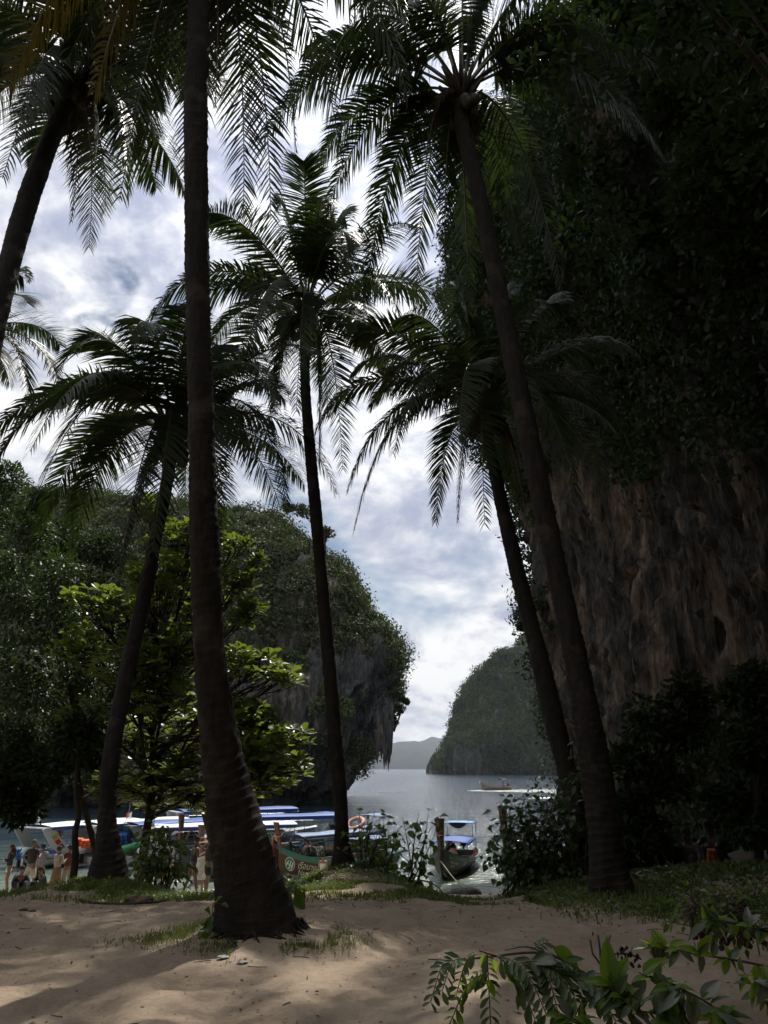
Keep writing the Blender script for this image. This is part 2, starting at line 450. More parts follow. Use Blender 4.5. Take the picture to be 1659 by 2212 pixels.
# ================================================================ WATER
b = MatB('sea_water')
sx_ = b.node('ShaderNodeSeparateXYZ'); b.l.new(b.pos(), sx_.inputs[0])
wob = b.math('MULTIPLY', b.noise(b.pos((1, 1, 1)), 0.09, 3), 14.0)
yd = b.math('DIVIDE', b.math('ADD', sx_.outputs['Y'], wob), 120.0)
wcol = b.ramp(yd, [(0.29, (0.36, 0.38, 0.30)), (0.33, (0.22, 0.26, 0.21)), (0.38, (0.085, 0.12, 0.11)), (0.50, (0.022, 0.042, 0.055)), (0.95, (0.015, 0.032, 0.050))])
w1 = b.noise(b.pos((0.55, 1.0, 1)), 1.1, 5, 0.62, 0.3)
w2 = b.noise(b.pos((0.5, 1.0, 1)), 6.0, 3, 0.6, 0.2)
w3 = b.noise(b.pos((0.35, 1.0, 1)), 0.16, 4, 0.55, 0.2)
hh = b.math('ADD', b.math('MULTIPLY', w1, 0.55), b.math('ADD', b.math('MULTIPLY', w2, 0.12), b.math('MULTIPLY', w3, 1.5)))
pw = b.pbr(wcol, 0.10, b.bump(hh, 1.0, 0.55), 0.5)
pw.inputs['IOR'].default_value = 1.33
M['water'] = b.done(pw)
wx = [-8000, -800, -200, 0, 200, 800, 8000]; wy = [22, 60, 120, 300, 800, 2500, 8000]
wv = [(x, y, 0) for y in wy for x in wx]
wf = [(r * 7 + c, r * 7 + c + 1, r * 7 + c + 8, r * 7 + c + 7) for r in range(6) for c in range(6)]
water = link_mesh('sea', np_mesh('sea', np.array(wv), np.array(wf)), M['water']); tag(water, kind='structure')
# lapping foam line at the edge of the beach
b = MatB('foam'); bp = b.noise(b.pos((1, 2, 1)), 5, 5, 0.7)
M['foam'] = b.done(b.pbr(b.ramp(bp, [(0.3, (0.55, 0.58, 0.55)), (0.7, (0.85, 0.86, 0.84))]), 0.6, b.bump(bp, 0.6, 0.05)))
def foam_flecks(name, pts, size, label=None, kind='structure'):
    n = len(pts); P = np.array(pts)
    d = np.zeros((n, 3)); an = RNG.random(n) * 0.9 - 0.45; d[:, 0] = np.cos(an); d[:, 1] = np.sin(an)
    V, F = leaves_np(P, d, np.tile([0, 0, 1.0], (n, 1)), size * (0.5 + RNG.random(n)), size * 0.22 * (0.5 + RNG.random(n)), LEAF_B * np.array([1, 1, 0.15]), LEAF_BF)
    o = link_mesh(name, np_mesh(name, V, F), M['foam']); tag(o, kind=kind); return o
pts = []
for k in range(420):
    x = RNG.uniform(-9, 8); y = 29.9 + 0.4 * math.sin(x * 0.8) + RNG.normal() * 0.35
    pts.append((x, y, max(0.02, float(gz(x, y)) + 0.02)))
foam_flecks('foam', pts, 0.22)

# ================================================================ FAR MOUNTAINS (other side of the bay)
def ridge(name, y0, prof, depth, mat, seed):
    xs_ = np.linspace(prof[0][0], prof[-1][0], 160)
    hz = np.interp(xs_, [q[0] for q in prof], [q[1] for q in prof])
    hz = hz * (1 + 0.05 * fbm(xs_ * 0.005 + seed, 0, seed, 4)) + 5 * fbm(xs_ * 0.015, seed, 0, 4)
    rows = []
    for t in np.linspace(0, 1, 14):
        zz_ = hz * math.sin(t * math.pi / 2) * (1 if t < 1 else 1)
        yy_ = y0 + depth * (1 - math.cos(t * math.pi / 2)) + 25 * fbm(xs_ * 0.012, t * 3, seed, 3)
        rows.append(np.stack([xs_, yy_, zz_ - 1], 1))
    V = np.vstack(rows); n = len(xs_)
    V = np.vstack([V, np.stack([xs_, np.full(n, y0 + depth * 2.0), np.full(n, -1.0)], 1)])
    r = len(rows) + 1
    ii = (np.arange(r - 1)[:, None] * n + np.arange(n - 1)[None]).ravel()
    F = np.stack([ii, ii + 1, ii + 1 + n, ii + n], 1)
    o = link_mesh(name, np_mesh(name, V, F, True), mat); tag(o, kind='structure'); return o
M['far_forest'] = plain('far_forest', (0.018, 0.028, 0.022), 0.9, var=0.3, scale=0.02, spec=0.1)
def fx(u, v, Y): q = at(u, v, Y); return q.x, q.z
prof = [(-1900, 260)] + [fx(u, v, 6000) for u, v in ((760, 1615), (860, 1598), (880, 1594), (905, 1596), (930, 1606), (960, 1612))] + [(1300, 120), (2900, 170)]
ridge('far_hills', 5900, prof, 500, M['far_forest'], 2.0)
prof = [(-2400, 220)] + [fx(u, v, 7000) for u, v in ((860, 1610), (900, 1600), (940, 1588), (960, 1590))] + [(1700, 300), (3200, 160)]
ridge('far_hills', 6850, prof, 500, M['far_forest'], 5.0)

# ================================================================ ROCK
def rock_mat(name, grey0, grey1, tan0, tan1, sc=1.0, tanpos=(0.46, 0.60)):
    b = MatB(name)
    v = b.pos((sc, sc, sc * 0.16))
    n1 = b.noise(v, 1.3, 6, 0.62, 0.6); n2 = b.noise(b.pos((sc, sc, sc * 0.3)), 5.0, 5, 0.65, 0.3)
    n3 = b.noise(b.pos((sc, sc, sc * 0.45)), 0.33, 4, 0.6, 0.5)
    grey = b.ramp(n2, [(0.3, grey0), (0.7, grey1)])
    tan = b.ramp(n2, [(0.3, tan0), (0.7, tan1)])
    col = b.mix(b.ramp(b.math('ADD', b.math('MULTIPLY', n1, 0.6), b.math('MULTIPLY', n3, 0.4)), [(tanpos[0], 0.0), (tanpos[1], 1.0)]), grey, tan)
    streak = b.noise(b.pos((sc * 2.2, sc * 2.2, sc * 0.10)), 1.6, 5, 0.7)
    col = b.mix(b.ramp(streak, [(0.52, 0.0), (0.66, 0.85)]), col, tuple(x * 0.55 for x in grey0))
    h = b.math('ADD', n1, b.math('MULTIPLY', n2, 0.5))
    return b.done(b.pbr(col, 0.9, b.bump(h, 0.9, 0.35 / sc), 0.15))
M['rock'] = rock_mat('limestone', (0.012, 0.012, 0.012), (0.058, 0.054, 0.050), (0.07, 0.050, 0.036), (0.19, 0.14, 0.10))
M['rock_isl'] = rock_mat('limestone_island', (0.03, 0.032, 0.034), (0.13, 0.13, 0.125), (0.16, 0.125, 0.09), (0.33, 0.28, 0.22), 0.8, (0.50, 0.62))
M['rock_far'] = rock_mat('limestone_far', (0.014, 0.018, 0.015), (0.07, 0.075, 0.068), (0.14, 0.10, 0.08), (0.30, 0.25, 0.21), 0.10, (0.50, 0.62))

def surf_grid(name, P, mat):
    nr, nc, _ = P.shape
    ii = (np.arange(nr - 1)[:, None] * nc + np.arange(nc - 1)[None]).ravel()
    F = np.stack([ii, ii + 1, ii + 1 + nc, ii + nc], 1)
    return link_mesh(name, np_mesh(name, P.reshape(-1, 3), F, True), mat)
def surf_normals(P):
    du = np.gradient(P, axis=1); dv = np.gradient(P, axis=0)
    n = np.cross(du, dv); return n / (np.linalg.norm(n, axis=2, keepdims=True) + 1e-9)
def disp_rock(P, nrm, amp, fr, vert=0.22, ridge=True):
    x, y, z = P[..., 0] * fr, P[..., 1] * fr, P[..., 2] * fr * vert
    wx_ = x + 0.6 * fbm(x * 0.7, y * 0.7, z, 2) + 0.12 * z; wy_ = y + 0.5 * fbm(x * 0.6 + 5, y * 0.6, z, 2)
    a = fbm(wx_, wy_, z, 4, 0.55)
    r = 1 - np.abs(vnoise(wx_ * 1.7, wy_ * 1.7, z * 1.3))          # flowstone ribs
    r2 = 1 - np.abs(vnoise(wx_ * 4.3, wy_ * 4.3, z * 2.4))
    d = amp * (0.8 * a + (0.75 * r ** 2 + 0.28 * r2 ** 2 if ridge else 0))
    return P + nrm * d[..., None]

# ---------------------------------------------------------------- near island on the left of the channel
def island(zs, edge, front, back, xfar, corner, amp, fr, nn, mat, side=1, seed=0):
    rows = []
    for z in zs:
        e = np.interp(z, [q[0] for q in edge], [q[1] for q in edge]); f_ = np.interp(z, [q[0] for q in front], [q[1] for q in front])
        rows.append((z, e, f_))
    P = np.zeros((len(zs), nn, 3))
    for i, (z, e, f_) in enumerate(rows):
        c = min(corner, (back - f_) / 2 - 0.1)
        xa = xfar
        seg = abs(e - xa) - c
        lens = [max(seg, 1), math.pi * c / 2 * 1.25, max(back - f_ - c, 1)]
        T = sum(lens)
        t = np.linspace(0, T, nn)
        x = np.zeros(nn); y = np.zeros(nn)
        m1 = t < lens[0]; m2 = (t >= lens[0]) & (t < lens[0] + lens[1]); m3 = t >= lens[0] + lens[1]
        x[m1] = xa + side * t[m1]; y[m1] = f_
        a = (t[m2] - lens[0]) / lens[1] * math.pi / 2
        x[m2] = xa + side * (lens[0] + c * np.sin(a)); y[m2] = f_ + c * (1 - np.cos(a))
        x[m3] = xa + side * (lens[0] + c); y[m3] = f_ + c + (t[m3] - lens[0] - lens[1])
        P[i] = np.stack([x, y, np.full(nn, z)], 1)
    nrm = surf_normals(P)
    if side < 0: nrm = -nrm
    return P, nrm
EDGE = [(-2, -5), (0, -4.5), (1.2, -3.5), (2.6, -1.2), (4, -0.6), (6, 0.5), (9, 2.0), (12, 3.3), (15, 4.4), (18, 4.6), (21, 3.2), (24, 1.0), (28, -2.6), (31, -5.2), (34, -7.6), (36, -9.5), (38, -14), (40, -20), (43, -34), (47, -52), (50, -62)]
FRONT = [(-2, 97), (0, 96), (1.5, 95), (3.5, 91), (7, 89.5), (12, 88), (16, 88.5), (20, 91), (26, 95), (32, 99), (38, 105), (44, 111), (50, 120)]
zs = np.concatenate([np.linspace(-2, 20, 110), np.linspace(20.3, 50, 60)])
EDGE = [(a, b_ - float(np.interp(a, [21, 27], [5.3, 3.6]))) for a, b_ in EDGE]
P, nrm = island(zs, EDGE, FRONT, 135, -105, 10, 1, 1, 520, None)
lump = 2.6 * fbm(P[..., 0] * .09, P[..., 1] * .09, P[..., 2] * .11, 3)
P = P + nrm * (lump * sstep(2, 12, P[..., 2]) * (1 - sstep(36, 46, P[..., 2])))[..., None]
P = disp_rock(P, nrm, 1.15, 0.28, 0.18)
P = disp_rock(P, nrm, 0.42, 0.95, 0.13)
P[-1, :, 1] = np.maximum(P[-1, :, 1], 128)
isl = surf_grid('island_cliff', P, M['rock_isl']); tag(isl, kind='structure')
ISL_P = P; ISL_N = surf_normals(P)
# top closing sheet
def cap_sheet(P, back, mat, name, kind='structure'):
    top = P[-1]; rows = [top + np.array([0, 0, -0.2])]
    for t in (0.3, 0.6, 1.0):
        q = top.copy(); q[:, 1] = top[:, 1] * (1 - t) + back * t; q[:, 2] += 1.5 - 3 * t; rows.append(q)
    o = surf_grid(name, np.array(rows), mat); tag(o, kind=kind)
cap_sheet(P, 150, M['rock_isl'], 'island_top')

def scatter_clumps(P, Nn, n, dens, push=0.0, zlift=0.0):
    """random points on a surface grid, keep with probability dens(x,y,z,nz)"""
    A = np.linalg.norm(np.cross(P[1:, :-1] - P[:-1, :-1], P[:-1, 1:] - P[:-1, :-1]), axis=2).ravel()
    idx = RNG.choice(len(A), size=n, p=A / A.sum())
    r, c = np.divmod(idx, P.shape[1] - 1)
    q = P[r, c] + (P[r + 1, c] - P[r, c]) * RNG.random(n)[:, None] + (P[r, c + 1] - P[r, c]) * RNG.random(n)[:, None]
    nn = Nn[r, c]
    keep = RNG.random(n) < dens(q, nn)
    q = q[keep]; nn = nn[keep]
    q = q + nn * push; q[:, 2] += zlift
    return q
def isl_dens(q, nn):
    x, y, z = q.T
    rockface = np.exp(-((x + 3.5) / 6.5) ** 2 - ((z - 12.5) / 5.5) ** 2) + 0.9 * np.exp(-((x + 16) / 5) ** 2 - ((z - 12) / 4.5) ** 2)
    d = sstep(13, 18.5, z + 3.0 * fbm(x * 0.18, y * 0.1, 1, 3) + 0.6 * np.clip(x + 2, 0, 8)) 
    d = np.maximum(d, 0.9 * sstep(0.1, 0.5, fbm(x * 0.22, z * 0.3, 7, 3)) * sstep(3.5, 6, z))
    d = np.maximum(d, np.exp(-((x + 1.5) / 4.2) ** 2 - ((z - 6.0) / 2.2) ** 2))
    d = d * (1 - np.clip(rockface * 1.25, 0, 1))
    return np.where(z < 3.0, 0, d) * (x > -95)
q = scatter_clumps(ISL_P[:, 150:], ISL_N[:, 150:], 6500, isl_dens, 0.45, 0.1)
q = q[q[:, 1] < 120]
rad = 0.7 + 1.9 * RNG.random(len(q)) ** 2.2
V, F = clump_leaves(q, rad, 92, 0.42, 0.85, ali=True)
o = link_mesh('island_forest', np_mesh('island_forest', V, F), M['hill_leaf']); tag(o, kind='stuff')
# shrubs hanging out from the right-hand brow of the island
def tree_simple(name, label, base, top, r0, blobs, per, leaf, mat, cat='tree', group=None, limbs=6, bark='bark', T=LEAF_T, F=LEAF_TF, wr=0.6, lean=None):
    root = empty(name, base, 0, label, cat, group)
    base = Vector(base); top = Vector(top)
    mb = MB()
    mid = (base + top) / 2 + Vector((random.uniform(-.1, .1), random.uniform(-.1, .1), 0)) * (top - base).length
    pts = catmull([base - base, mid - base, top - base], 10)
    mb.tube(pts, [r0 * (1 - 0.6 * i / 9) * (1.35 if i == 0 else 1) for i in range(10)], 8)
    mb.build('trunk', M[bark], root, True)
    bs = sorted(blobs, key=lambda q: -q[1])[:limbs] if limbs else []
    lm = MB()
    for c_, r_ in bs:
        st = Vector(pts[random.choice([5, 6, 7, 8])]); en = Vector(c_) - base
        m_ = (st + en) / 2 + Vector((0, 0, (en - st).length * 0.12))
        pp = catmull([st, m_, en], 7)
        lm.tube(pp, [r0 * 0.42 * (1 - 0.75 * i / 6) for i in range(7)], 6)
        for k in range(3):
            d = rand_dirs(1, 0.2)[0] * r_ * 0.85
            j = Vector(pp[random.randint(3, 6)])
            lm.tube([j, j + Vector(d) * 0.5 + Vector((0, 0, .05)), en + Vector(d) * 0.9], [r0 * 0.16, r0 * 0.1, r0 * 0.04], 5)
    if bs: lm.build('limb', M[bark], root, True)
    cs = np.array([list(Vector(c_) - base) for c_, r_ in blobs]); rs = np.array([r_ for c_, r_ in blobs])
    V, F2 = clump_leaves(cs, rs, per, leaf, 0.8, T, F, wr=wr)
    link_mesh('crown', np_mesh('crown', V, F2), M[mat], root)
    return root
def blobs_px(lst, Y, jit=0.5, split=5):
    out = []
    for u, v, ru in lst:
        r = px(Y, u, v, ru)
        for k in range(split):
            yy = Y + random.uniform(-1, 1) * r * jit
            c_ = at(u + random.uniform(-.55, .55) * ru, v + random.uniform(-.5, .5) * ru, yy)
            out.append((tuple(c_), r * random.uniform(.42, .65)))
    return out
tree_simple('ledge_tree', 'pale green bushy tree growing on a ledge of the island cliff', at(728, 1600, 89), at(722, 1540, 88), 0.18,
            blobs_px([(690, 1530, 28), (722, 1508, 26), (745, 1530, 26), (705, 1482, 18)], 87.5), 130, 0.34, 'pale_leaf')
tree_simple('ledge_tree', 'grey green tree on the cliff ledge above the large leaved branches', at(628, 1470, 90), at(618, 1430, 88), 0.18,
            blobs_px([(606, 1422, 24), (640, 1424, 22), (655, 1430, 14)], 88), 130, 0.34, 'pale_leaf')
tree_simple('overhanging_tree', 'small tree leaning out over the channel from the island brow', at(850, 1580, 96), at(868, 1520, 96), 0.14,
            blobs_px([(858, 1500, 17), (862, 1535, 16), (874, 1516, 9), (850, 1560, 14)], 96), 80, 0.32, 'jungle')
tree_simple('skyline_tree', 'round crowned tree standing highest on the island skyline', at(700, 1215, 99), at(702, 1170, 99), 0.2,
            blobs_px([(690, 1165, 17), (708, 1150, 13), (650, 1110, 22), (625, 1100, 16)], 99), 110, 0.38, 'hill_leaf')
# stalactites hanging off the corner
mb = MB()
for u, v0, v1, w in ((848, 1560, 1655, 7), (856, 1580, 1650, 5), (838, 1590, 1640, 6), (860, 1540, 1632, 4), (844, 1600, 1662, 4), (853, 1600, 1668, 3), (829, 1600, 1650, 6)):
    a = at(u - 16, v0 - 25, 93.0); c_ = at(u - 14, v1, 93.0); r = px(93.5, u, v0, w)
    pp = [a, a.lerp(c_, .4) + Vector((.12, 0, 0)), a.lerp(c_, .75), c_]
    mb.tube(pp, [r * 1.2, r, r * 0.7, r * 0.1], 7)
o = mb.build('stalactites', M['rock_isl'], None, True); tag(o, 'dark pointed stalactites hanging from the island corner over the sea', 'rock')

# ---------------------------------------------------------------- farther headland on the right of the channel
Yf = 560.0
EDGE2 = [(-5, 34), (0, 33), (3, 31.5), (8, 32), (12, 34), (20, 38), (30, 43), (45, 48.5), (56, 52.5), (70, 58), (78, 63), (86, 74), (90, 92), (100, 104), (108, 116), (122, 134), (126, 150)]
zs = np.linspace(-5, 126, 120)
FR2 = [(-5, Yf + 4), (0, Yf + 3), (4, Yf), (25, Yf - 2), (50, Yf + 14), (80, Yf + 30), (126, Yf + 70)]
EDGE2 = [(a, b_ + float(np.interp(a, [0, 20, 60], [17, 22, 24]))) for a, b_ in EDGE2]
P, nrm = island(zs, EDGE2, FR2, Yf + 160, 420, 24, 1, 1, 360, None, side=-1)
P = disp_rock(P, nrm, 8.5, 0.045, 0.5)
o = surf_grid('headland_cliff', P, M['rock_far']); tag(o, kind='structure')
cap_sheet(P, Yf + 220, M['rock_far'], 'headland_top')
def far_dens(q, nn):
    x, y, z = q.T
    rk = np.exp(-((x - 62) / 9) ** 2 - ((z - 10) / 13) ** 2) + np.exp(-((x - 53) / 5) ** 2 - ((z - 8) / 6) ** 2) * 0.7
    return np.where(z < 3.5, 0, 1 - np.clip(rk * 1.3, 0, 1)) * (x < 240) * (y < Yf + 110)
Nf = surf_normals(P); Nf = -Nf
q = scatter_clumps(P[:, 110:], Nf[:, 110:], 4600, far_dens, 1.0, 0.5)
rad = 2.2 + 5.0 * RNG.random(len(q)) ** 1.7
V, F = clump_leaves(q, rad, 66, 1.5, 0.85, ali=True)
o = link_mesh('headland_forest', np_mesh('headland_forest', V, F), M['headland_leaf']); tag(o, kind='stuff')

# ---------------------------------------------------------------- great overhanging cliff on the right, extended unseen behind the camera to cut sky light
path = catmull([(60, 75), (34, 62), (19, 52), (12.6, 44), (12.2, 36), (13.0, 28), (13.2, 20), (13.4, 12), (14.0, 4), (13, -6), (8, -14), (-2, -18), (-14, -20), (-30, -16), (-44, -6)], 940)
zs = np.concatenate([np.linspace(-1, 30, 190), np.linspace(30.4, 46, 45)])
P = np.zeros((len(zs), len(path), 3))
tg = np.gradient(path, axis=0); tg /= np.linalg.norm(tg, axis=1, keepdims=True)
nr2 = np.stack([tg[:, 1], -tg[:, 0]], 1)        # candidates
s_ = np.sign((nr2 * (np.array([0, 12]) - path)).sum(1))[len(path) // 2]; nr2 = nr2 * s_
OV = [(-1, 0.6), (1.5, 0.0), (4, 0.2), (10, 0.6), (15, 1.0), (20, 1.9), (26, 4.2), (32, 6.6), (37, 7.2), (41, 5.0), (46, -2.0)]
arc = np.concatenate([[0], np.cumsum(np.linalg.norm(np.diff(path, axis=0), axis=1))])
for i, z in enumerate(zs):
    ov = np.interp(z, [q[0] for q in OV], [q[1] for q in OV])
    ovv = ov * (0.8 + 0.25 * vnoise(arc * 0.05, z * 0.05, 3)) * np.interp(path[:, 1], [0, 12, 35], [0.5, 0.75, 1.0])
    P[i, :, :2] = path + nr2 * ovv[:, None]; P[i, :, 2] = z
nrm = np.zeros_like(P); nrm[..., :2] = nr2[None]
nrm[..., 2] = -0.15
hf = np.interp(path[:, 1], [-20, 6, 14, 24, 34], [.46, .46, .54, .76, .95])
P[..., 2] = np.where(P[..., 2] > 8, 8 + (P[..., 2] - 8) * hf[None], P[..., 2])
P = disp_rock(P, nrm, 1.25, 0.27, 0.30)
P = disp_rock(P, nrm, 0.75, 0.8, 0.34)
xx, yy, zz_ = P[..., 0], P[..., 1], P[..., 2]
fine = 0.22 * (1 - np.abs(vnoise(xx * 2.6 + zz_ * 0.5, yy * 2.6 + zz_ * 0.25, zz_ * 0.55))) ** 3 + 0.05 * fbm(xx * 4, yy * 4, zz_ * 1.5, 3)
P = P + nrm * fine[..., None]
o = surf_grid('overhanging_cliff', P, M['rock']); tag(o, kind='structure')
CL_P = P; CL_N = nrm
top = P[-1]; rows = [top + np.array([0, 0, -0.1])]
for t in (5, 14, 30):
    q = top.copy(); q[:, :2] -= nr2 * t; q[:, 2] += t * 0.12; rows.append(q)
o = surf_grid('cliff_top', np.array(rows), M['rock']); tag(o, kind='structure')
def cl_dens(q, nn):
    x, y, z = q.T
    th = np.interp(y, [10, 18, 28, 36, 44], [11.5, 12.5, 16.5, 20.5, 22])
    d = sstep(-1.2, 1.6, z - th + 1.8 * fbm(y * 0.25, z * 0.2, 5, 3))
    d = np.maximum(d, 0.9 * sstep(6.3, 4.0, z - 1.2 * fbm(y * 0.4, 2, 1, 2)) * (y < 31) * (y > 2))
    d = np.maximum(d, 0.55 * sstep(40, 44, y))
    return np.where(y < 2, 0.35 * sstep(-22, 0, z), d) * (z > 0.5)
cc = (path[:, 1] > 4) & (path[:, 1] < 56)
c0, c1 = np.where(cc)[0][[0, -1]]
q = scatter_clumps(CL_P[:, c0:c1], CL_N[:, c0:c1], 4600, cl_dens, 0.45, 0)
rad = 0.6 + 1.1 * RNG.random(len(q)) ** 1.5
V, F = clump_leaves(q, rad, 88, 0.25, 0.9, droop=-0.4, ali=True)
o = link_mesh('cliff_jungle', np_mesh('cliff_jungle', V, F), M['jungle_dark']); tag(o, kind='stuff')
# ================================================================ PALMS
M['dead_frond'] = leaf_mat('dead_palm_frond', (.03, .02, .012), (.085, .058, .034), (.1, .06, .03), .12, .8, 2.0, .2)
def frond_mesh(P0, P1, P2, P3, L, droop, width, spread, seed, nleaf=78, mid_hang=0.0, wl=0.054):
    """one feather frond: curved midrib from P0 to P3, leaflets as folded strips hanging off both sides. Returns leaf V,F and rachis points"""
    rg = np.random.default_rng(seed)
    P = [np.array(p, float) for p in (P0, P1, P2, P3)]
    def bez(t):
        t = t[:, None]
        return (1 - t) ** 3 * P[0] + 3 * (1 - t) ** 2 * t * P[1] + 3 * (1 - t) * t ** 2 * P[2] + t ** 3 * P[3]
    def dbez(t):
        t = t[:, None]
        return 3 * (1 - t) ** 2 * (P[1] - P[0]) + 6 * (1 - t) * t * (P[2] - P[1]) + 3 * t ** 2 * (P[3] - P[2])
    ts = np.linspace(0.20, 0.995, nleaf)
    V = []; Fc = []
    base_side = np.cross(P[3] - P[0] + np.array([0, 0, 1e-3]), [0, 0, 1.0]); 
    if np.linalg.norm(base_side) < 0.3: base_side = np.array([math.cos(seed), math.sin(seed), 0])
    base_side /= np.linalg.norm(base_side)
    twist = rg.uniform(-0.5, 0.5)
    for sgn in (-1, 1):
        t = np.clip(ts + rg.normal(size=nleaf) * 0.002, 0, 1)
        p = bez(t); T = dbez(t); T /= np.linalg.norm(T, axis=1, keepdims=True)
        sd = base_side[None] - T * (T @ base_side)[:, None]; sd /= np.linalg.norm(sd, axis=1, keepdims=True)
        up = np.cross(sd, T); up *= np.sign(up[:, 2:3] + 1e-6)
        ang = twist * t
        sd2 = sd * np.cos(ang)[:, None] + up * np.sin(ang)[:, None]
        prof = np.interp(t, [0.2, 0.3, 0.5, 0.75, 0.92, 1.0], [0.55, 0.9, 1.0, 0.85, 0.5, 0.28])
        ln = spread * prof * (0.9 + 0.2 * rg.random(nleaf))
        ln *= np.where(rg.random(nleaf) < 0.07, 0.35, 1)
        fw = np.interp(t, [0.2, 0.6, 1.0], [0.35, 0.6, 1.3])
        d = sd2 * sgn + T * fw[:, None] + up * 0.12 + rg.normal(size=(nleaf, 3)) * 0.11
        d /= np.linalg.norm(d, axis=1, keepdims=True)
        g = np.array([0, 0, -1.0]) * droop
        segs = [0, 0.3, 0.65, 1.0]; wprof = [0.55, 1.0, 0.75, 0.04]
        q = p.copy(); cur = d.copy(); pts = [q.copy()]
        for k in range(3):
            cur = cur + g * (0.35 + 0.45 * k); cur /= np.linalg.norm(cur, axis=1, keepdims=True)
            q = q + cur * (ln * (segs[k + 1] - segs[k]))[:, None]; pts.append(q.copy())
        wd = T * 0.85 + up * 0.35 * sgn * 0 + np.cross(cur, T) * 0.45
        wd /= np.linalg.norm(wd, axis=1, keepdims=True)
        rows = []
        for k in range(4):
            w = wl * wprof[k] * width / 2
            rows.append(pts[k] - wd * w); rows.append(pts[k] + wd * w)
        A = np.stack(rows, 1)       # n,8,3
        o = sum(len(v) for v in V)
        V.append(A.reshape(-1, 3))
        idx = (np.arange(nleaf) * 8)[:, None, None] + o
        Fc.append((np.array([[0, 1, 3, 2], [2, 3, 5, 4], [4, 5, 7, 6]])[None] + idx).reshape(-1, 4))
    rach = bez(np.linspace(0, 1, 12))
    return np.vstack(V), np.vstack(Fc), rach
def add_frond(root, org, Cn, tip, L, seed, mat, arch=0.3, droop=0.5, spread=0.95, thin=1.0):
    Cn = np.array(Cn, float) - org; T = np.array(tip, float) - org
    h = (T - Cn) * np.array([1, 1, 0]); hl = np.linalg.norm(h); dz = T[2] - Cn[2]
    hd = h / (hl + 1e-6)
    out0 = max(hl, 0.9)
    upk = arch * out0 + 0.45 * max(0, dz)
    P1 = Cn + hd * out0 * 0.32 + np.array([0, 0, upk * 0.85 + (0.25 if dz < -1 else 0.1)])
    P2 = Cn + hd * (hl * 0.80) + np.array([0, 0, upk * 0.75 + 0.35 * dz + (0.15 * L if dz < 0 else 0.3 * dz)])
    V, F, ra = frond_mesh(Cn, P1, P2, T, L, droop, thin, spread, seed, int(22 * L))
    o = link_mesh('frond', np_mesh('frond', V, F), mat, root)
    mb = MB(); n = len(ra)
    mb.tube([tuple(q) for q in ra], [0.045 * (1 - 0.86 * (i / (n - 1)) ** 0.7) for i in range(n)], 5)
    mb.build('midrib', M['rachis'], o, True)
    return o
def tip_at(u, v, Cn, L, sgn):
    """point on the sight line of (u,v) at about a frond's reach from the crown centre"""
    best = None
    Cn = np.array(Cn)
    for k in range(-60, 61):
        Y = Cn[1] + k * 0.08
        if Y < 2: continue
        q = np.array(at(u, v, Y)); d = abs(np.linalg.norm(q - Cn) - 0.88 * L) + (0.3 if k * sgn < 0 else 0)
        if best is None or d < best[0]: best = (d, q)
    return best[1]
def trunk_mesh(pts, n, nseg=24, ring=0.11, amp=0.012, seed=0, root_flare=0.0):
    """pts: (x,y,z,r) ; ring scars as real steps"""
    D = catmull(pts, n)
    c = D[:, :3]; r = D[:, 3]
    s = np.concatenate([[0], np.cumsum(np.linalg.norm(np.diff(c, axis=0), axis=1))])
    T = np.gradient(c, axis=0); T /= np.linalg.norm(T, axis=1, keepdims=True)
    x = np.cross(T, [0, 1, 0.01]); x /= np.linalg.norm(x, axis=1, keepdims=True); y = np.cross(T, x)
    th = np.linspace(0, 2 * np.pi, nseg, endpoint=False)
    ph = (s[:, None] / ring + 0.22 * np.sin(th)[None] + 0.9 * vnoise(s[:, None] * 1.1, np.cos(th)[None] * 0.8, seed + np.sin(th)[None] * .8))
    saw = (ph % 1.0)
    rr = r[:, None] * (1 + 0.05 * fbm(s[:, None] * 1.3, np.cos(th)[None] * 1.5, np.sin(th)[None] * 1.5 + seed, 3)) + amp * (saw ** 2 - 0.3) + amp * 0.9 * fbm(s[:, None] * 9, np.cos(th)[None] * 5, np.sin(th)[None] * 5, 2)
    if root_flare:
        low = np.clip(1 - s[:, None] / root_flare, 0, 1) ** 1.2
        rr = rr + low * r[:, None] * 0.22 * fbm(s[:, None] * 3.2, np.cos(th)[None] * 3, np.sin(th)[None] * 3, 3) + low ** 2 * 0.05
    V = c[:, None] + rr[..., None] * (np.cos(th)[None, :, None] * x[:, None] + np.sin(th)[None, :, None] * y[:, None])
    ii = (np.arange(n - 1)[:, None] * nseg + np.arange(nseg)[None]).ravel()
    jj = (np.arange(n - 1)[:, None] * nseg + (np.arange(nseg)[None] + 1) % nseg).ravel()
    F = np.stack([ii, jj, jj + nseg, ii + nseg], 1)
    return V.reshape(-1, 3), F
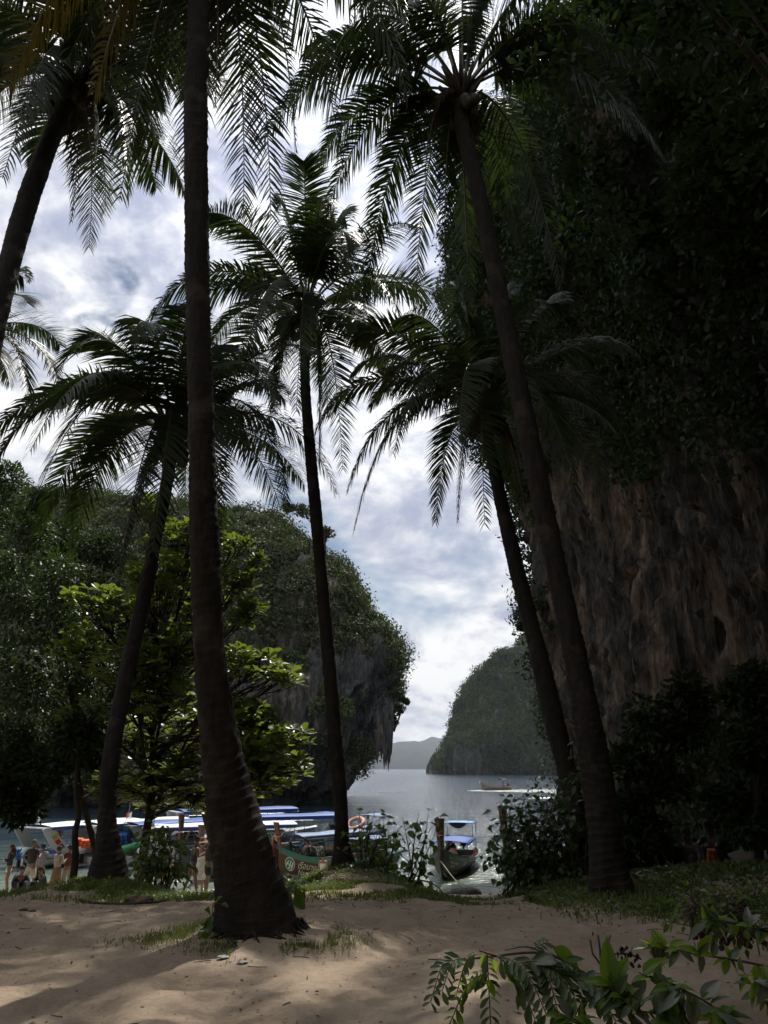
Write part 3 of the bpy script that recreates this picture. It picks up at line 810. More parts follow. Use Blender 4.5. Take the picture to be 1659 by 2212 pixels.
def palm(label, base, tr, crown, tips, L=4.4, nrand=6, seed=1, rings=0.11, amp=0.012, nn=260, flare=0.5, coconuts=6, gold=(), rand_up=True, spread=1.0, group='coconut palms on the sandy bank'):
    """tr: list of (u_left,u_right,v,Y); crown: (u,v,Y); tips: (u,v,sign)"""
    base = np.array(base, float)
    root = empty('coconut_palm', tuple(base), 0, label, 'palm tree', group)
    pts = []
    for ul, ur, v, Y in tr:
        q = at((ul + ur) / 2, v, Y); pts.append((q.x - base[0], q.y - base[1], q.z - base[2], px(Y, 0, v, (ur - ul) / 2) ))
    q = at(*crown); Cn = np.array(q)
    p0 = pts[0]; pts = [(p0[0], p0[1], p0[2] - 0.5, p0[3] * 1.05)] + pts
    pts.append((q.x - base[0], q.y - base[1], q.z - base[2] + 0.1, pts[-1][3] * 1.05))
    V, F = trunk_mesh(pts, nn, 28, rings, amp, seed, flare)
    link_mesh('trunk', np_mesh('trunk', V, F, True), M['palm_bark'], root)
    # swollen crownshaft with old leaf bases
    mb = MB()
    for k in range(16):
        a = k * 2.4; r0 = pts[-1][3]
        st = Vector(Cn - base) + Vector((math.cos(a) * r0 * .7, math.sin(a) * r0 * .7, -0.35 + 0.03 * k))
        mb.tube([st, st + Vector((math.cos(a) * .16, math.sin(a) * .16, .22)), st + Vector((math.cos(a) * .42, math.sin(a) * .42, .38 + .02 * k))], [0.075, 0.06, 0.03], 5)
    mb.build('leaf_base', M['twig'], root, True)
    rg = random.Random(seed)
    k = 0
    for t in tips:
        k += 1
        sg = t[2] if len(t) > 2 else rg.choice([-1, 1])
        tip = tip_at(t[0], t[1], Cn, L, sg)
        hang = tip[2] - Cn[2]
        add_frond(root, base, Cn + np.array([0, 0, .1]), tip, L, seed * 100 + k, M['palm_gold'] if k - 1 in gold else M['palm'],
                  arch=0.34 if hang > -2.5 else 0.42, droop=rg.uniform(0.12, 0.6), spread=spread * rg.uniform(.9, 1.08))
    for j in range(nrand):
        a = 2 * math.pi * (j + rg.random() * .6) / max(nrand, 1)
        el = rg.choice([rg.uniform(-0.6, 0.2), rg.uniform(0.1, 0.75)])
        rr = 0.85 * L
        tip = Cn + np.array([math.cos(a) * math.cos(el), math.sin(a) * math.cos(el), math.sin(el)]) * rr
        add_frond(root, base, Cn + np.array([0, 0, .15]), tip, L, seed * 100 + 50 + j, M['palm'], arch=0.32, droop=rg.uniform(.1, .5), spread=spread)
    for j in range(2):
        a = rg.random() * 6.28
        tip = Cn + np.array([math.cos(a) * .9, math.sin(a) * .9, -L * rg.uniform(.5, .66)])
        add_frond(root, base, Cn - np.array([0, 0, .1]), tip, L * .75, seed * 100 + 90 + j, M['dead_frond'], arch=.5, droop=1.6, spread=spread * .7)
    # spear and inner upright fronds
    for j in range(2):
        a = rg.random() * 6.28
        tip = Cn + np.array([math.cos(a) * .7, math.sin(a) * .7, 0.72 * L])
        add_frond(root, base, Cn + np.array([0, 0, .2]), tip, L * .8, seed * 100 + 80 + j, M['palm'], arch=0.1, droop=0.05, spread=spread * .55)
    for j in range(coconuts):
        a = rg.random() * 6.28
        mb = MB(); c_ = Cn - base + np.array([math.cos(a) * .33, math.sin(a) * .33, -0.25 - rg.random() * .3])
        mb.ball(c_, 0.13, 9, 7, (1, 1, 1.15)); mb.build('coconut', M['coconut'], root, True)
    return root

P1 = palm('thickest foreground coconut palm with a bulging root base on the open sand', P1_base,
     [(440, 652, 2052, 7.7), (452, 640, 2000, 7.7), (462, 625, 1950, 7.7), (463, 602, 1890, 7.7), (455, 572, 1800, 7.7), (442, 540, 1700, 7.7), (433, 515, 1600, 7.65),
      (420, 484, 1400, 7.6), (413, 474, 1200, 7.55), (408, 465, 1000, 7.5), (406, 458, 800, 7.5), (401, 452, 600, 7.5), (399, 449, 400, 7.5), (399, 447, 250, 7.5), (405, 452, 80, 7.5), (410, 455, -80, 7.5)],
     (437, -190, 7.5),
     [(258, 430, -1), (526, 466, 1), (744, 387, 1), (20, 190, -1), (585, 470, -1), (345, 240, 1), (880, 200, 1), (150, 120, 1), (205, 200, -1), (880, 60, -1), (640, 330, -1),
      (400, 380, 1), (-60, 60, -1)], L=4.5, nrand=7, seed=3, rings=0.10, amp=0.011, nn=620, flare=0.9, gold=(3, 8), coconuts=7)
P2 = palm('coconut palm with a leaning bent trunk at the top left edge', at(-110, 1000, 9.0) * 1,
     [(-60, -10, 820, 9.8), (-22, 20, 660, 10.3), (12, 56, 520, 10.7), (50, 92, 400, 11.0), (88, 124, 310, 11.2), (118, 156, 240, 11.4)],
     (150, 200, 11.5),
     [(5, 385, -1), (-30, 240, 1), (75, 350, 1), (228, 456, 1), (275, 425, -1), (397, 408, 1), (345, 300, 1), (338, 405, 1), (-10, 80, 1), (50, -30, -1), (210, -50, 1), (335, 20, -1), (420, 90, 1), (385, 190, -1), (30, 290, -1), (150, 40, 1)],
     L=3.9, nrand=8, seed=5, nn=200, gold=())
P3 = palm('coconut palm beyond the left edge, only its frond tips reaching in', at(-330, 1500, 17),
     [(-300, -265, 1350, 17), (-230, -200, 1100, 17.4), (-160, -135, 860, 17.8)],
     (-120, 760, 18), [(60, 655, -1), (130, 748, 1), (66, 905, -1), (50, 600, 1), (20, 830, 1), (-300, 700), (-330, 850), (-260, 600), (-120, 560)], L=4.3, nrand=4, seed=8, nn=160)
P4 = palm('low broad crowned coconut palm leaning right on the left grass mound', P4_base,
     [(190, 276, 1892, 13.6), (205, 262, 1830, 13.6), (212, 250, 1760, 13.7), (220, 256, 1650, 13.9), (238, 272, 1550, 14.3), (265, 298, 1420, 14.8), (298, 328, 1280, 15.4), (325, 352, 1150, 15.9), (348, 374, 1040, 16.3)],
     (370, 955, 16.5),
     [(65, 975, -1), (112, 878, 1), (120, 809, -1), (168, 745, 1), (280, 735, -1), (400, 705, 1), (69, 1097, -1), (146, 1205, 1), (254, 1252, -1), (464, 1130, -1), (658, 1050, 1), (619, 1090, -1), (623, 1180, 1), (494, 1248, 1),
      (593, 878, -1), (480, 760, 1), (80, 1150, 1), (200, 990, 1), (540, 960, 1), (330, 1190, -1), (560, 800, 1)], L=5.0, nrand=8, seed=12, rings=0.10, nn=360, flare=0.5, coconuts=9, spread=0.95)
P5 = palm('slender coconut palm leaning left above the central grass mound', P5_base,
     [(712, 772, 1882, 16), (720, 757, 1830, 16), (722, 752, 1760, 16), (713, 744, 1650, 16.1), (702, 732, 1500, 16.4), (688, 716, 1330, 16.7), (675, 701, 1170, 17), (660, 685, 1000, 17.3), (649, 670, 830, 17.7)],
     (660, 690, 18),
     [(314, 702, -1), (455, 745, 1), (449, 490, -1), (603, 440, 1), (655, 347, 1), (749, 585, -1), (885, 752, -1), (920, 655, 1), (709, 900, 1), (740, 1015, -1), (690, 1000, 1), (640, 890, -1), (593, 887, 1), (850, 830, 1), (700, 430, -1), (540, 640, 1), (800, 720, 1), (520, 820, -1), (745, 470, 1)],
     L=5.0, nrand=8, seed=17, rings=0.09, amp=0.009, nn=360, flare=0.4, coconuts=7)
P6 = palm('coconut palm with a curving trunk leaning over the channel, left of its taller neighbour', P6_base,
     [(1222, 1282, 1850, 13.8), (1222, 1270, 1780, 13.8), (1210, 1250, 1690, 14.0), (1172, 1215, 1540, 14.4), (1140, 1176, 1390, 14.9), (1104, 1138, 1250, 15.4), (1076, 1106, 1120, 15.9), (1056, 1082, 1020, 16.4), (1043, 1066, 950, 16.8)],
     (1051, 905, 17),
     [(765, 1146, -1), (751, 1058, 1), (682, 928, -1), (760, 808, 1), (862, 690, -1), (941, 1127, 1), (1047, 1132, -1), (1112, 1050, 1), (1325, 886, 1), (1367, 979, -1), (1251, 1081, -1), (1219, 660, 1), (1172, 655, -1), (992, 632, 1), (1274, 785, 1),
      (800, 880, 1), (900, 770, 1), (850, 980, -1), (1100, 640, 1), (1330, 930, 1)], L=4.6, nrand=8, seed=23, rings=0.10, nn=360, flare=0.4, coconuts=8, spread=0.95)
P7 = palm('tallest coconut palm, its long thick trunk curving up from the dark right bank', P7_base,
     [(1270, 1372, 1930, 11.2), (1274, 1352, 1860, 11.2), (1268, 1338, 1760, 11.2), (1248, 1312, 1620, 11.25), (1228, 1282, 1480, 11.35), (1186, 1232, 1260, 11.6), (1148, 1192, 1080, 11.8), (1104, 1146, 860, 12.1), (1062, 1098, 640, 12.4), (1022, 1056, 440, 12.6), (985, 1015, 280, 12.8)],
     (998, 210, 12.9),
     [(700, 480, -1), (570, 300, 1), (790, 640, 1), (783, 678, -1), (898, 640, 1), (1015, 684, -1), (1440, 348, 1), (1218, 644, -1), (1448, 175, 1), (1374, 285, -1), (1055, -60, 1), (1260, 20, 1), (880, -60, -1), (770, 0, 1),
      (1120, 520, 1), (960, 560, -1), (620, 210, -1), (1380, 60, 1), (720, 120, -1), (1180, -40, -1), (1000, -100, -1)], L=4.6, nrand=6, seed=29, rings=0.11, amp=0.013, nn=520, flare=0.5, coconuts=8, spread=0.95)

# root mat at the foot of the near palm
mb = MB(); rr = random.Random(4)
for k in range(220):
    a = rr.uniform(0, 6.28); r0 = 0.36 + 0.08 * rr.random(); r1 = r0 + rr.uniform(.03, .11)
    z0 = rr.uniform(-.1, .16)
    p0 = Vector((math.cos(a) * r0, math.sin(a) * r0, z0)); a += rr.uniform(-.25, .25)
    ex, ey = math.cos(a) * r1, math.sin(a) * r1
    ez = float(gz(P1_base.x + ex, P1_base.y + ey)) - P1_base.z
    mb.tube([p0, Vector(((p0.x + ex) / 2, (p0.y + ey) / 2, z0 * .55 + .02)), Vector((ex, ey, ez - .01))], [.014, .012, .008], 4)
o = mb.build('root', M['root'], P1); o['kind'] = 'stuff'
# ================================================================ BROADLEAF TREES AND SHRUBS
# ---- sea almond with big round leaves in flat tiers
al_root_p = at(300, 1905, 19.5)
almond = empty('sea_almond_tree', tuple(al_root_p), 0, 'spreading tree with big round yellow green leaves in flat tiers, behind the near palm', 'tree')
AB = [  # (u, v, half width, half height) of leafy tiers
    (560, 1660, 100, 42), (610, 1600, 70, 20), (520, 1600, 85, 45), (560, 1560, 60, 22), (590, 1690, 40, 14), (500, 1700, 60, 22),
    (560, 1445, 85, 26), (610, 1470, 38, 14), (500, 1420, 50, 26), (530, 1330, 32, 22), (510, 1260, 45, 24), (550, 1215, 22, 10), (505, 1180, 34, 18), (500, 1530, 60, 16),
    (380, 1180, 60, 40), (430, 1130, 60, 36), (340, 1250, 70, 40), (420, 1290, 70, 40), (300, 1330, 80, 40), (390, 1400, 80, 42), (280, 1440, 80, 40), (360, 1500, 90, 36),
    (400, 1580, 80, 34), (290, 1600, 80, 36), (360, 1680, 90, 30), (260, 1700, 70, 26), (420, 1730, 60, 18), (180, 1560, 60, 34), (170, 1400, 60, 34), (200, 1300, 60, 30), (330, 1100, 40, 24), (430, 1640, 60, 22), (330, 1740, 40, 12)]
rosettes = []; limbs = MB()
trunk_top = at(330, 1560, 20.0) - al_root_p
tpts = catmull([(0, 0, 0), tuple(Vector(trunk_top) * .5 + Vector((.12, 0, 0))), tuple(trunk_top)], 12)
mbt = MB(); mbt.tube([tuple(q) for q in tpts], [0.12 * (1 - 0.5 * i / 11) for i in range(12)], 9); mbt.build('trunk', M['bark'], almond, True)
rg = random.Random(31)
for bi, (u, v, hu, hv) in enumerate(AB):
    Yb = 18.6 + rg.uniform(-.6, 1.6) - (0.8 if u > 480 else 0)
    cen = at(u, v, Yb) - al_root_p
    st = Vector(tpts[rg.randint(4, 11)]) if v > 1350 else Vector(tpts[11])
    mid = st.lerp(cen, .5) + Vector((0, 0, .15))
    pl = catmull([tuple(st), tuple(mid), tuple(cen)], 7)
    limbs.tube([tuple(q) for q in pl], [0.055 * (1 - .7 * i / 6) for i in range(7)], 5)
    n = int(8 + hu * hv / 75)
    for k in range(n):
        a = rg.uniform(0, 6.28); r = math.sqrt(rg.random())
        p = at(u + math.cos(a) * r * hu, v + math.sin(a) * r * hv * 1.35, Yb + rg.uniform(-.9, .9) * px(Yb, 0, v, hu)) - al_root_p
        rosettes.append(p)
        q = Vector(pl[rg.randint(3, 6)])
        limbs.tube([q, q.lerp(p, .5) + Vector((0, 0, -.05)), p], [.02, .014, .009], 4)
limbs.build('limb', M['bark'], almond, True)
LEAF_A = LEAF_B.copy(); LEAF_A[:, 0] *= np.interp(LEAF_A[:, 1], [0, .3, .7, 1], [.5, .85, 1.2, 1.1])
def rosette_np(seed, n=9, L=0.23, upt=0.25):
    g = np.random.default_rng(seed); a = np.arange(n) * 2.4 + g.random(n) * .5
    el = upt + g.normal(size=n) * .3
    d = np.stack([np.cos(a) * np.cos(el), np.sin(a) * np.cos(el), np.sin(el)], 1)
    nor = np.stack([-np.cos(a) * np.sin(el), -np.sin(a) * np.sin(el), np.cos(el)], 1) + g.normal(size=(n, 3)) * .25
    Ls = L * (0.7 + .5 * g.random(n))
    return leaves_np(d * 0.03, d, nor, Ls, Ls * 0.64, LEAF_A, LEAF_BF)
ros_me = []
for k in range(10):
    V, F = rosette_np(k, 8 + k % 3); me = np_mesh('leaf_rosette', V, F); me.materials.append(M['almond']); ros_me.append(me)
rosettes.sort(key=lambda p: p.y)
rg.shuffle(rosettes)
vis = sorted(rosettes, key=lambda p: -(p.x * 0.6 - p.y))        # open right-hand side and near side first
for i, p in enumerate(vis[:300]):
    o = bpy.data.objects.new('leaf_rosette', ros_me[i % 10]); C.objects.link(o); o.parent = almond
    o.location = p; o.rotation_euler = (rg.uniform(-.35, .35), rg.uniform(-.35, .35), rg.uniform(0, 6.28)); s = rg.uniform(.8, 1.2); o.scale = (s, s, s)
parts = []
for i, p in enumerate(vis[300:]):
    V, F = rosette_np(100 + i, 8, .23 * rg.uniform(.8, 1.2)); a = rg.uniform(0, 6.28)
    Rm = np.array([[math.cos(a), -math.sin(a), 0], [math.sin(a), math.cos(a), 0], [0, 0, 1]])
    parts.append((V @ Rm.T + np.array(p), F))
if parts:
    V, F = join_np(parts); o = link_mesh('foliage', np_mesh('foliage', V, F), M['almond'], almond); o['kind'] = 'stuff'

# ---- dark trees at the left edge
def big_tree(label, base, top, r0, blobs, per, leaf, mat, name='jungle_tree', limbs=7, wr=.5, group=None):
    return tree_simple(name, label, base, top, r0, blobs, per, leaf, mat, limbs=limbs, wr=wr, group=group)
JG = 'jungle trees on the left bank'
big_tree('tall feathery leaved tree rising at the far left edge above the others', at(-60, 1890, 21), at(-20, 1200, 21.5), .12,
         blobs_px([(20, 1050, 60), (-40, 1120, 80), (60, 1150, 60), (10, 1220, 70), (-90, 1020, 60), (90, 1080, 34)], 21, split=6), 170, .16, 'jungle', wr=.4, group=JG)
big_tree('dark tree between the left edge and the almond tree, sunlight flecked', at(222, 1900, 20), at(170, 1450, 20.5), .09,
         blobs_px([(100, 1260, 80), (40, 1330, 80), (150, 1350, 80), (90, 1440, 90), (20, 1480, 80), (180, 1460, 70), (60, 1560, 80)], 20.5, split=6), 170, .17, 'jungle', wr=.45, group=JG)
big_tree('low black shaded tree over the group of people at the left', at(-40, 1905, 19), at(20, 1640, 19), .08,
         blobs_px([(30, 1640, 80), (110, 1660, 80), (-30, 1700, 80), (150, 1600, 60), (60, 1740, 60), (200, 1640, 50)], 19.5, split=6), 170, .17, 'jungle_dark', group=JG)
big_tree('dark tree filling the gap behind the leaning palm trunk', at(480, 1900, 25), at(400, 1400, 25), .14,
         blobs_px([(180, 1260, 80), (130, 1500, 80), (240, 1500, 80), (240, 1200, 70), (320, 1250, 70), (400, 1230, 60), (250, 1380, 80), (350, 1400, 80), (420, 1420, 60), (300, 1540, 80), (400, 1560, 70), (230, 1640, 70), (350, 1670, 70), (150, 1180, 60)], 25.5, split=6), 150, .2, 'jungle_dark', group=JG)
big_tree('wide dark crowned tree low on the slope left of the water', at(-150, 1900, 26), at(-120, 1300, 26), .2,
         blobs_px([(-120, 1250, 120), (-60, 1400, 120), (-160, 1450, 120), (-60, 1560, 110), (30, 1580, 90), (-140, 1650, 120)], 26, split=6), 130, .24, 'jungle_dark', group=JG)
# forest added out of view, left and behind, to cut sky light
def forest_wall(name, pts, n, r, per, leaf, mat):
    q = catmull(pts, 200); c = q[RNG.integers(0, 200, n)] + RNG.normal(size=(n, 3)) * np.array([1.6, 1.6, 0]); c[:, 2] = RNG.random(n) * q[:, 2].max() + 2.9
    V, F = clump_leaves(c, r * (.6 + .7 * RNG.random(n)), per, leaf, .85)
    o = link_mesh(name, np_mesh(name, V, F), M[mat]); tag(o, kind='stuff')
forest_wall('forest', [(-17, 26, 9), (-16, 18, 11), (-14, 10, 12), (-12.5, 3, 12), (-9, -4, 11), (-3, -7, 10), (4, -7, 10), (9, -4, 10)], 240, 1.5, 110, .3, 'jungle_dark')

# ---- trees standing out from the brow of the big cliff
big_tree('bushy tree jutting from the cliff edge into the sky gap right of the curving palm', at(1215, 1240, 40), at(1180, 1130, 40), .16,
         blobs_px([(1150, 1050, 36), (1125, 1080, 24), (1165, 1115, 26), (1180, 1030, 28), (1120, 1040, 16)], 40, split=5), 100, .22, 'jungle', name='cliff_tree', limbs=5, wr=.5)
big_tree('thin leaved tree hanging from the cliff edge just above the green headland', at(1230, 1400, 40), at(1195, 1330, 40), .14,
         blobs_px([(1160, 1300, 30), (1130, 1320, 18), (1185, 1265, 24), (1125, 1350, 12), (1185, 1345, 20)], 40, split=4), 80, .2, 'jungle', name='cliff_tree', limbs=5, wr=.45)
big_tree('tree with sunlit top leaves on the cliff brow behind the hanging palm fronds', at(1100, 900, 41), at(1060, 700, 41), .25,
         blobs_px([(980, 600, 34), (1010, 540, 34), (1000, 500, 24), (1040, 600, 50), (1080, 560, 50), (1000, 660, 40), (960, 640, 22), (1120, 620, 60), (1060, 500, 40), (1090, 700, 60), (1160, 700, 50)], 39, split=5), 110, .24, 'jungle', name='cliff_tree', limbs=6, wr=.5)
big_tree('dark leafy tree high on the cliff between the two right palm crowns', at(1320, 700, 36), at(1260, 450, 36), .25,
         blobs_px([(1220, 420, 60), (1280, 480, 70), (1200, 540, 60), (1250, 600, 70), (1340, 400, 70), (1180, 340, 50), (1290, 330, 60), (1160, 260, 40)], 35, split=5), 120, .24, 'jungle_dark', name='cliff_tree', limbs=6, wr=.5)
# ---- broad tree rooted outside the frame whose boughs hang over the top right corner and shade the path
cb = Vector((8.2, 6.5, float(gz(8.2, 6.5))))
big_tree('large dark tree hanging its boughs over the top right corner, shading the path', cb, cb + Vector((-0.8, 2.0, 8.5)), .22,
         blobs_px([(1500, 60, 150), (1620, 250, 140), (1400, 20, 110), (1560, 420, 120), (1640, 560, 120), (1480, 250, 90), (1700, 400, 140), (1330, -60, 90), (1500, -140, 150), (1300, -200, 120), (1650, -200, 150)], 9.5, split=8)
         + [((3.5 + random.uniform(-2.4, 2.5), 6.5 + random.uniform(-4, 3), 12.8 + random.uniform(-.8, .8)), random.uniform(.6, 1.1)) for _ in range(12)]
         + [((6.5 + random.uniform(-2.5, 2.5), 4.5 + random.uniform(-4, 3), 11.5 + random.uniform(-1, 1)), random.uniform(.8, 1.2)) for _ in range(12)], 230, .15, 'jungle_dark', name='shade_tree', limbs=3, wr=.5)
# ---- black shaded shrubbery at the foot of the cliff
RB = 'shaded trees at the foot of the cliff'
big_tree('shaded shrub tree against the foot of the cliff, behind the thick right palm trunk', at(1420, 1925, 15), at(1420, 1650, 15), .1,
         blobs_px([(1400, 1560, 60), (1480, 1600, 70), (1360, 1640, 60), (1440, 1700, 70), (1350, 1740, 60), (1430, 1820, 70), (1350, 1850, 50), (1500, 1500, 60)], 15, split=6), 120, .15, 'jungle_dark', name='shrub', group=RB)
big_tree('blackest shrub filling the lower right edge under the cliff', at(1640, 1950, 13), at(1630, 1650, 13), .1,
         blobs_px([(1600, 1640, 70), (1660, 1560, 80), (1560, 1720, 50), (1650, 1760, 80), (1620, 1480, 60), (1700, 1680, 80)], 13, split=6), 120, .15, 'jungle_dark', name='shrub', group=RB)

# ---- leafy bush on the bank, right of the moored long boat
def leafy_shrub(name, label, base, tips, leaf, mat, nleaf, width, seed, leafobj=True, stem_r=.018, cap=300, T=LEAF_P, spread=0.14, cat='shrub', hang=.6, wr=.8):
    g = random.Random(seed); root = empty(name, tuple(base), 0, label, cat)
    sm = MB(); pts = []; dirs = []
    for (tp, bow) in tips:
        tp = Vector(tp) - Vector(base); st = Vector((g.uniform(-width, width), g.uniform(-width, width) * .5, -0.05))
        md = st.lerp(tp, .5) + Vector(bow)
        pl = catmull([tuple(st), tuple(md), tuple(tp)], 14)
        sm.tube([tuple(q) for q in pl], [stem_r * (1 - .75 * i / 13) for i in range(14)], 5)
        for k in range(nleaf):
            t = g.uniform(4, 13) if g.random() < .7 else g.uniform(9, 13)
            i = int(t); q = Vector(pl[i]).lerp(Vector(pl[min(i + 1, 13)]), t - i)
            off = Vector((g.gauss(0, 1), g.gauss(0, 1), g.gauss(0, .8))).normalized() * g.uniform(.3, 1.3) * spread * 2
            e = q + off
            sm.tube([q, e], [.005, .003], 3, False)
            pts.append(e); dirs.append((off.normalized() + Vector((0, 0, -hang)) + Vector((g.gauss(0, .3), g.gauss(0, .3), g.gauss(0, .2)))).normalized())
    sm.build('stem', M['twig'], root, True)
    order = list(range(len(pts))); g.shuffle(order)
    if leafobj:
        mes = []
        for k in range(3):
            TT = T * np.array([wr * (1 + .15 * (k - 1)), 1, 1 + .6 * k]); me = np_mesh('leaf', TT, LEAF_BF); me.materials.append(M[mat]); mes.append(me)
        for i in order[:cap]:
            o = bpy.data.objects.new('leaf', mes[i % 3]); C.objects.link(o); o.parent = root
            d = dirs[i]; nn = Vector((g.gauss(0, .5), -0.5 + g.gauss(0, .5), 1)); x = d.cross(nn).normalized(); z = x.cross(d)
            s = leaf * g.uniform(.65, 1.3)
            o.matrix_local = Matrix.Translation(pts[i]) @ Matrix((x, d, z)).transposed().to_4x4() @ Matrix.Scale(s, 4)
        rest = order[cap:]
    else: rest = order
    if rest:
        P = np.array([list(pts[i]) for i in rest]); D = np.array([list(dirs[i]) for i in rest])
        nn = RNG.normal(size=(len(rest), 3)) * .5 + np.array([0, -.5, 1]); s = leaf * (.65 + .65 * RNG.random(len(rest)))
        V, F = leaves_np(P, D, nn, s, s * wr, T, LEAF_BF)
        o = link_mesh('foliage', np_mesh('foliage', V, F), M[mat], root); o['kind'] = 'stuff'
    return root
def tipset(lst, Y, g, bow=.15):
    out = []
    for u, v in lst:
        out.append((at(u, v, Y + g.uniform(-.5, .5)), (g.uniform(-bow, bow), g.uniform(-bow, bow), g.uniform(0, bow))))
    return out
g = random.Random(5)
bt = [(1185 + g.uniform(-85, 70), 1815 + g.uniform(-75, 60)) for _ in range(40)] + [(1130, 1715), (1142, 1708), (1110, 1735), (1165, 1722), (1080, 1800), (1068, 1815), (1060, 1835), (1075, 1870), (1100, 1760), (1200, 1700), (1225, 1690), (1190, 1730)]
leafy_shrub('shrub', 'dense dark leafy bush on the bank between the moored boat and the right palms', at(1180, 1930, 13.4), tipset(bt, 13.4, g), .11, 'bush', 24, .7, 51, spread=.15)
bt = [(870, 1765), (905, 1755), (930, 1790), (895, 1810), (915, 1850), (880, 1880), (925, 1760), (860, 1900), (940, 1800), (905, 1890)]
leafy_shrub('sapling', 'slender young tree with sparse drooping leaves left of the moored boat bow', at(880, 1938, 15.2), tipset(bt, 15.2, g, .1), .15, 'sapling', 9, .15, 52, spread=.12, cat='tree')
bt = [(795, 1760), (810, 1750), (780, 1790), (830, 1780), (850, 1800), (790, 1830), (820, 1840), (765, 1850), (840, 1860), (785, 1870), (815, 1800), (775, 1770), (860, 1790)]
leafy_shrub('sapling', 'bushy green sapling just right of the slender central palm trunk', at(805, 1915, 15.6), tipset(bt, 15.6, g, .12), .13, 'sapling', 15, .25, 53, spread=.14, cat='tree')
bt = [(330, 1775), (318, 1800), (350, 1790), (370, 1810), (345, 1830), (310, 1840), (365, 1850), (385, 1840), (325, 1865), (350, 1880), (300, 1870), (375, 1790), (392, 1872)]
leafy_shrub('sapling', 'green sapling growing beside the trunk of the left mound palm', at(338, 1932, 16), tipset(bt, 16, g, .12), .13, 'sapling', 24, .25, 54, spread=.14, cat='tree')
bt = [(612, 1890), (632, 1905), (650, 1900), (622, 1915), (640, 1885)]
leafy_shrub('seedling', 'broad leaved seedling just right of the near palm trunk', at(628, 1945, 9.6), tipset(bt, 9.6, g, .03), .16, 'sapling', 4, .05, 55, spread=.05, cat='plant', stem_r=.006)
bt = [(452, 1965), (446, 1985), (460, 1950)]
leafy_shrub('seedling', 'small seedling at the left side of the near palm base', at(456, 2030, 7.6), tipset(bt, 7.5, g, .03), .08, 'sapling', 4, .04, 56, spread=.04, cat='plant', stem_r=.005)
bt = [(1240, 1640), (1250, 1600), (1262, 1660), (1235, 1700)]
leafy_shrub('sapling', 'thin climbing sapling between the two right palm trunks', at(1255, 1900, 13), tipset(bt, 13, g, .1), .15, 'bush', 14, .1, 57, spread=.13, cat='tree')
# bent bare trunk in front of the people at the left
b0 = at(160, 1895, 15.5); mb = MB()
pp = [at(u, v, 15.5) - b0 for u, v in ((158, 1900), (163, 1850), (162, 1800), (170, 1762), (164, 1720), (166, 1660), (174, 1600))]
mb.tube([tuple(q) for q in catmull([tuple(q) for q in pp], 24)], [.075 - .0018 * i for i in range(24)], 8)
r_ = empty('young_tree', tuple(b0), 0, 'thin bent bare tree trunk standing in front of the group of people', 'tree')
mb.build('trunk', M['bark'], r_, True)
cs = np.array([list(at(170 + g.uniform(-40, 50), 1590 + g.uniform(-40, 30), 15.5) - b0) for _ in range(12)])
V, F = clump_leaves(cs, np.full(12, .28), 60, .14, .8); link_mesh('crown', np_mesh('crown', V, F), M['jungle_dark'], r_)

# ================================================================ GRASS
def grass(name, n, fpos, hmin, hmax, w=.007, mat='grass', keep=None):
    P = fpos(n); 
    if keep is not None: P = P[keep(P)]
    n = len(P); z = gz(P[:, 0], P[:, 1])
    a = RNG.random(n) * 6.28; L = hmin + (hmax - hmin) * RNG.random(n) ** 2
    lean = .25 + .75 * RNG.random(n)
    b0 = np.stack([P[:, 0], P[:, 1], z - .01], 1)
    side = np.stack([np.cos(a), np.sin(a), 0 * a], 1); ld = np.stack([-np.sin(a), np.cos(a), 0 * a], 1)
    m_ = b0 + ld * (L * lean * .35)[:, None] + np.array([0, 0, 1]) * (L * .6)[:, None]
    t_ = b0 + ld * (L * lean)[:, None] + np.array([0, 0, 1]) * (L * .85)[:, None]
    V = np.stack([b0 - side * w, b0 + side * w, m_ + side * w * .8, m_ - side * w * .8, t_], 1).reshape(-1, 3)
    k = (np.arange(n) * 5)[:, None, None]
    F = (np.array([[0, 1, 2], [0, 2, 3], [3, 2, 4]])[None] + k).reshape(-1, 3)
    o = link_mesh(name, np_mesh(name, V, F), M[mat]); tag(o, kind='stuff'); return o
def gaus(cx, cy, sx, sy):
    return lambda n: np.stack([RNG.normal(size=n) * sx + cx, RNG.normal(size=n) * sy + cy], 1)
def patchy(P): return (fbm(P[:, 0] * 1.3, P[:, 1] * 1.3, 4, 3) > -.25 + .3 * (RNG.random(len(P)) - .5))
grass('grass', 42000, gaus(P5_base.x + .25, P5_base.y - 1.0, .85, 1.3), .03, .11, keep=patchy)
grass('grass', 14000, gaus(P5_base.x + .9, P5_base.y - 3.3, .8, .7), .03, .10, keep=patchy)
grass('grass', 24000, gaus(P4_base.x + .7, P4_base.y - .3, 1.1, .7), .03, .13, keep=patchy)
grass('grass', 26000, lambda n: np.stack([RNG.uniform(2.0, 9.5, n), 11.9 + RNG.normal(size=n) * 1.2], 1), .04, .20, keep=patchy)
grass('grass', 7000, gaus(4.2, 9.2, .8, .28), .03, .10)
grass('grass', 3000, gaus(6.2, 9.6, 1.0, .5), .03, .12)
def ringp(n):
    a = RNG.random(n) * 6.28; r = .55 + np.abs(RNG.normal(size=n)) * .17
    return np.stack([P1_base.x + 1.15 * r * np.cos(a) + .05, P1_base.y - .1 + r * .8 * np.sin(a)], 1)
grass('grass', 5000, ringp, .02, .09, .003, keep=lambda P: fbm(P[:, 0] * 3, P[:, 1] * 3, 2, 2) > .0)
grass('grass', 900, gaus(P1_base.x - .75, P1_base.y - .25, .26, .16), .02, .08, .003)
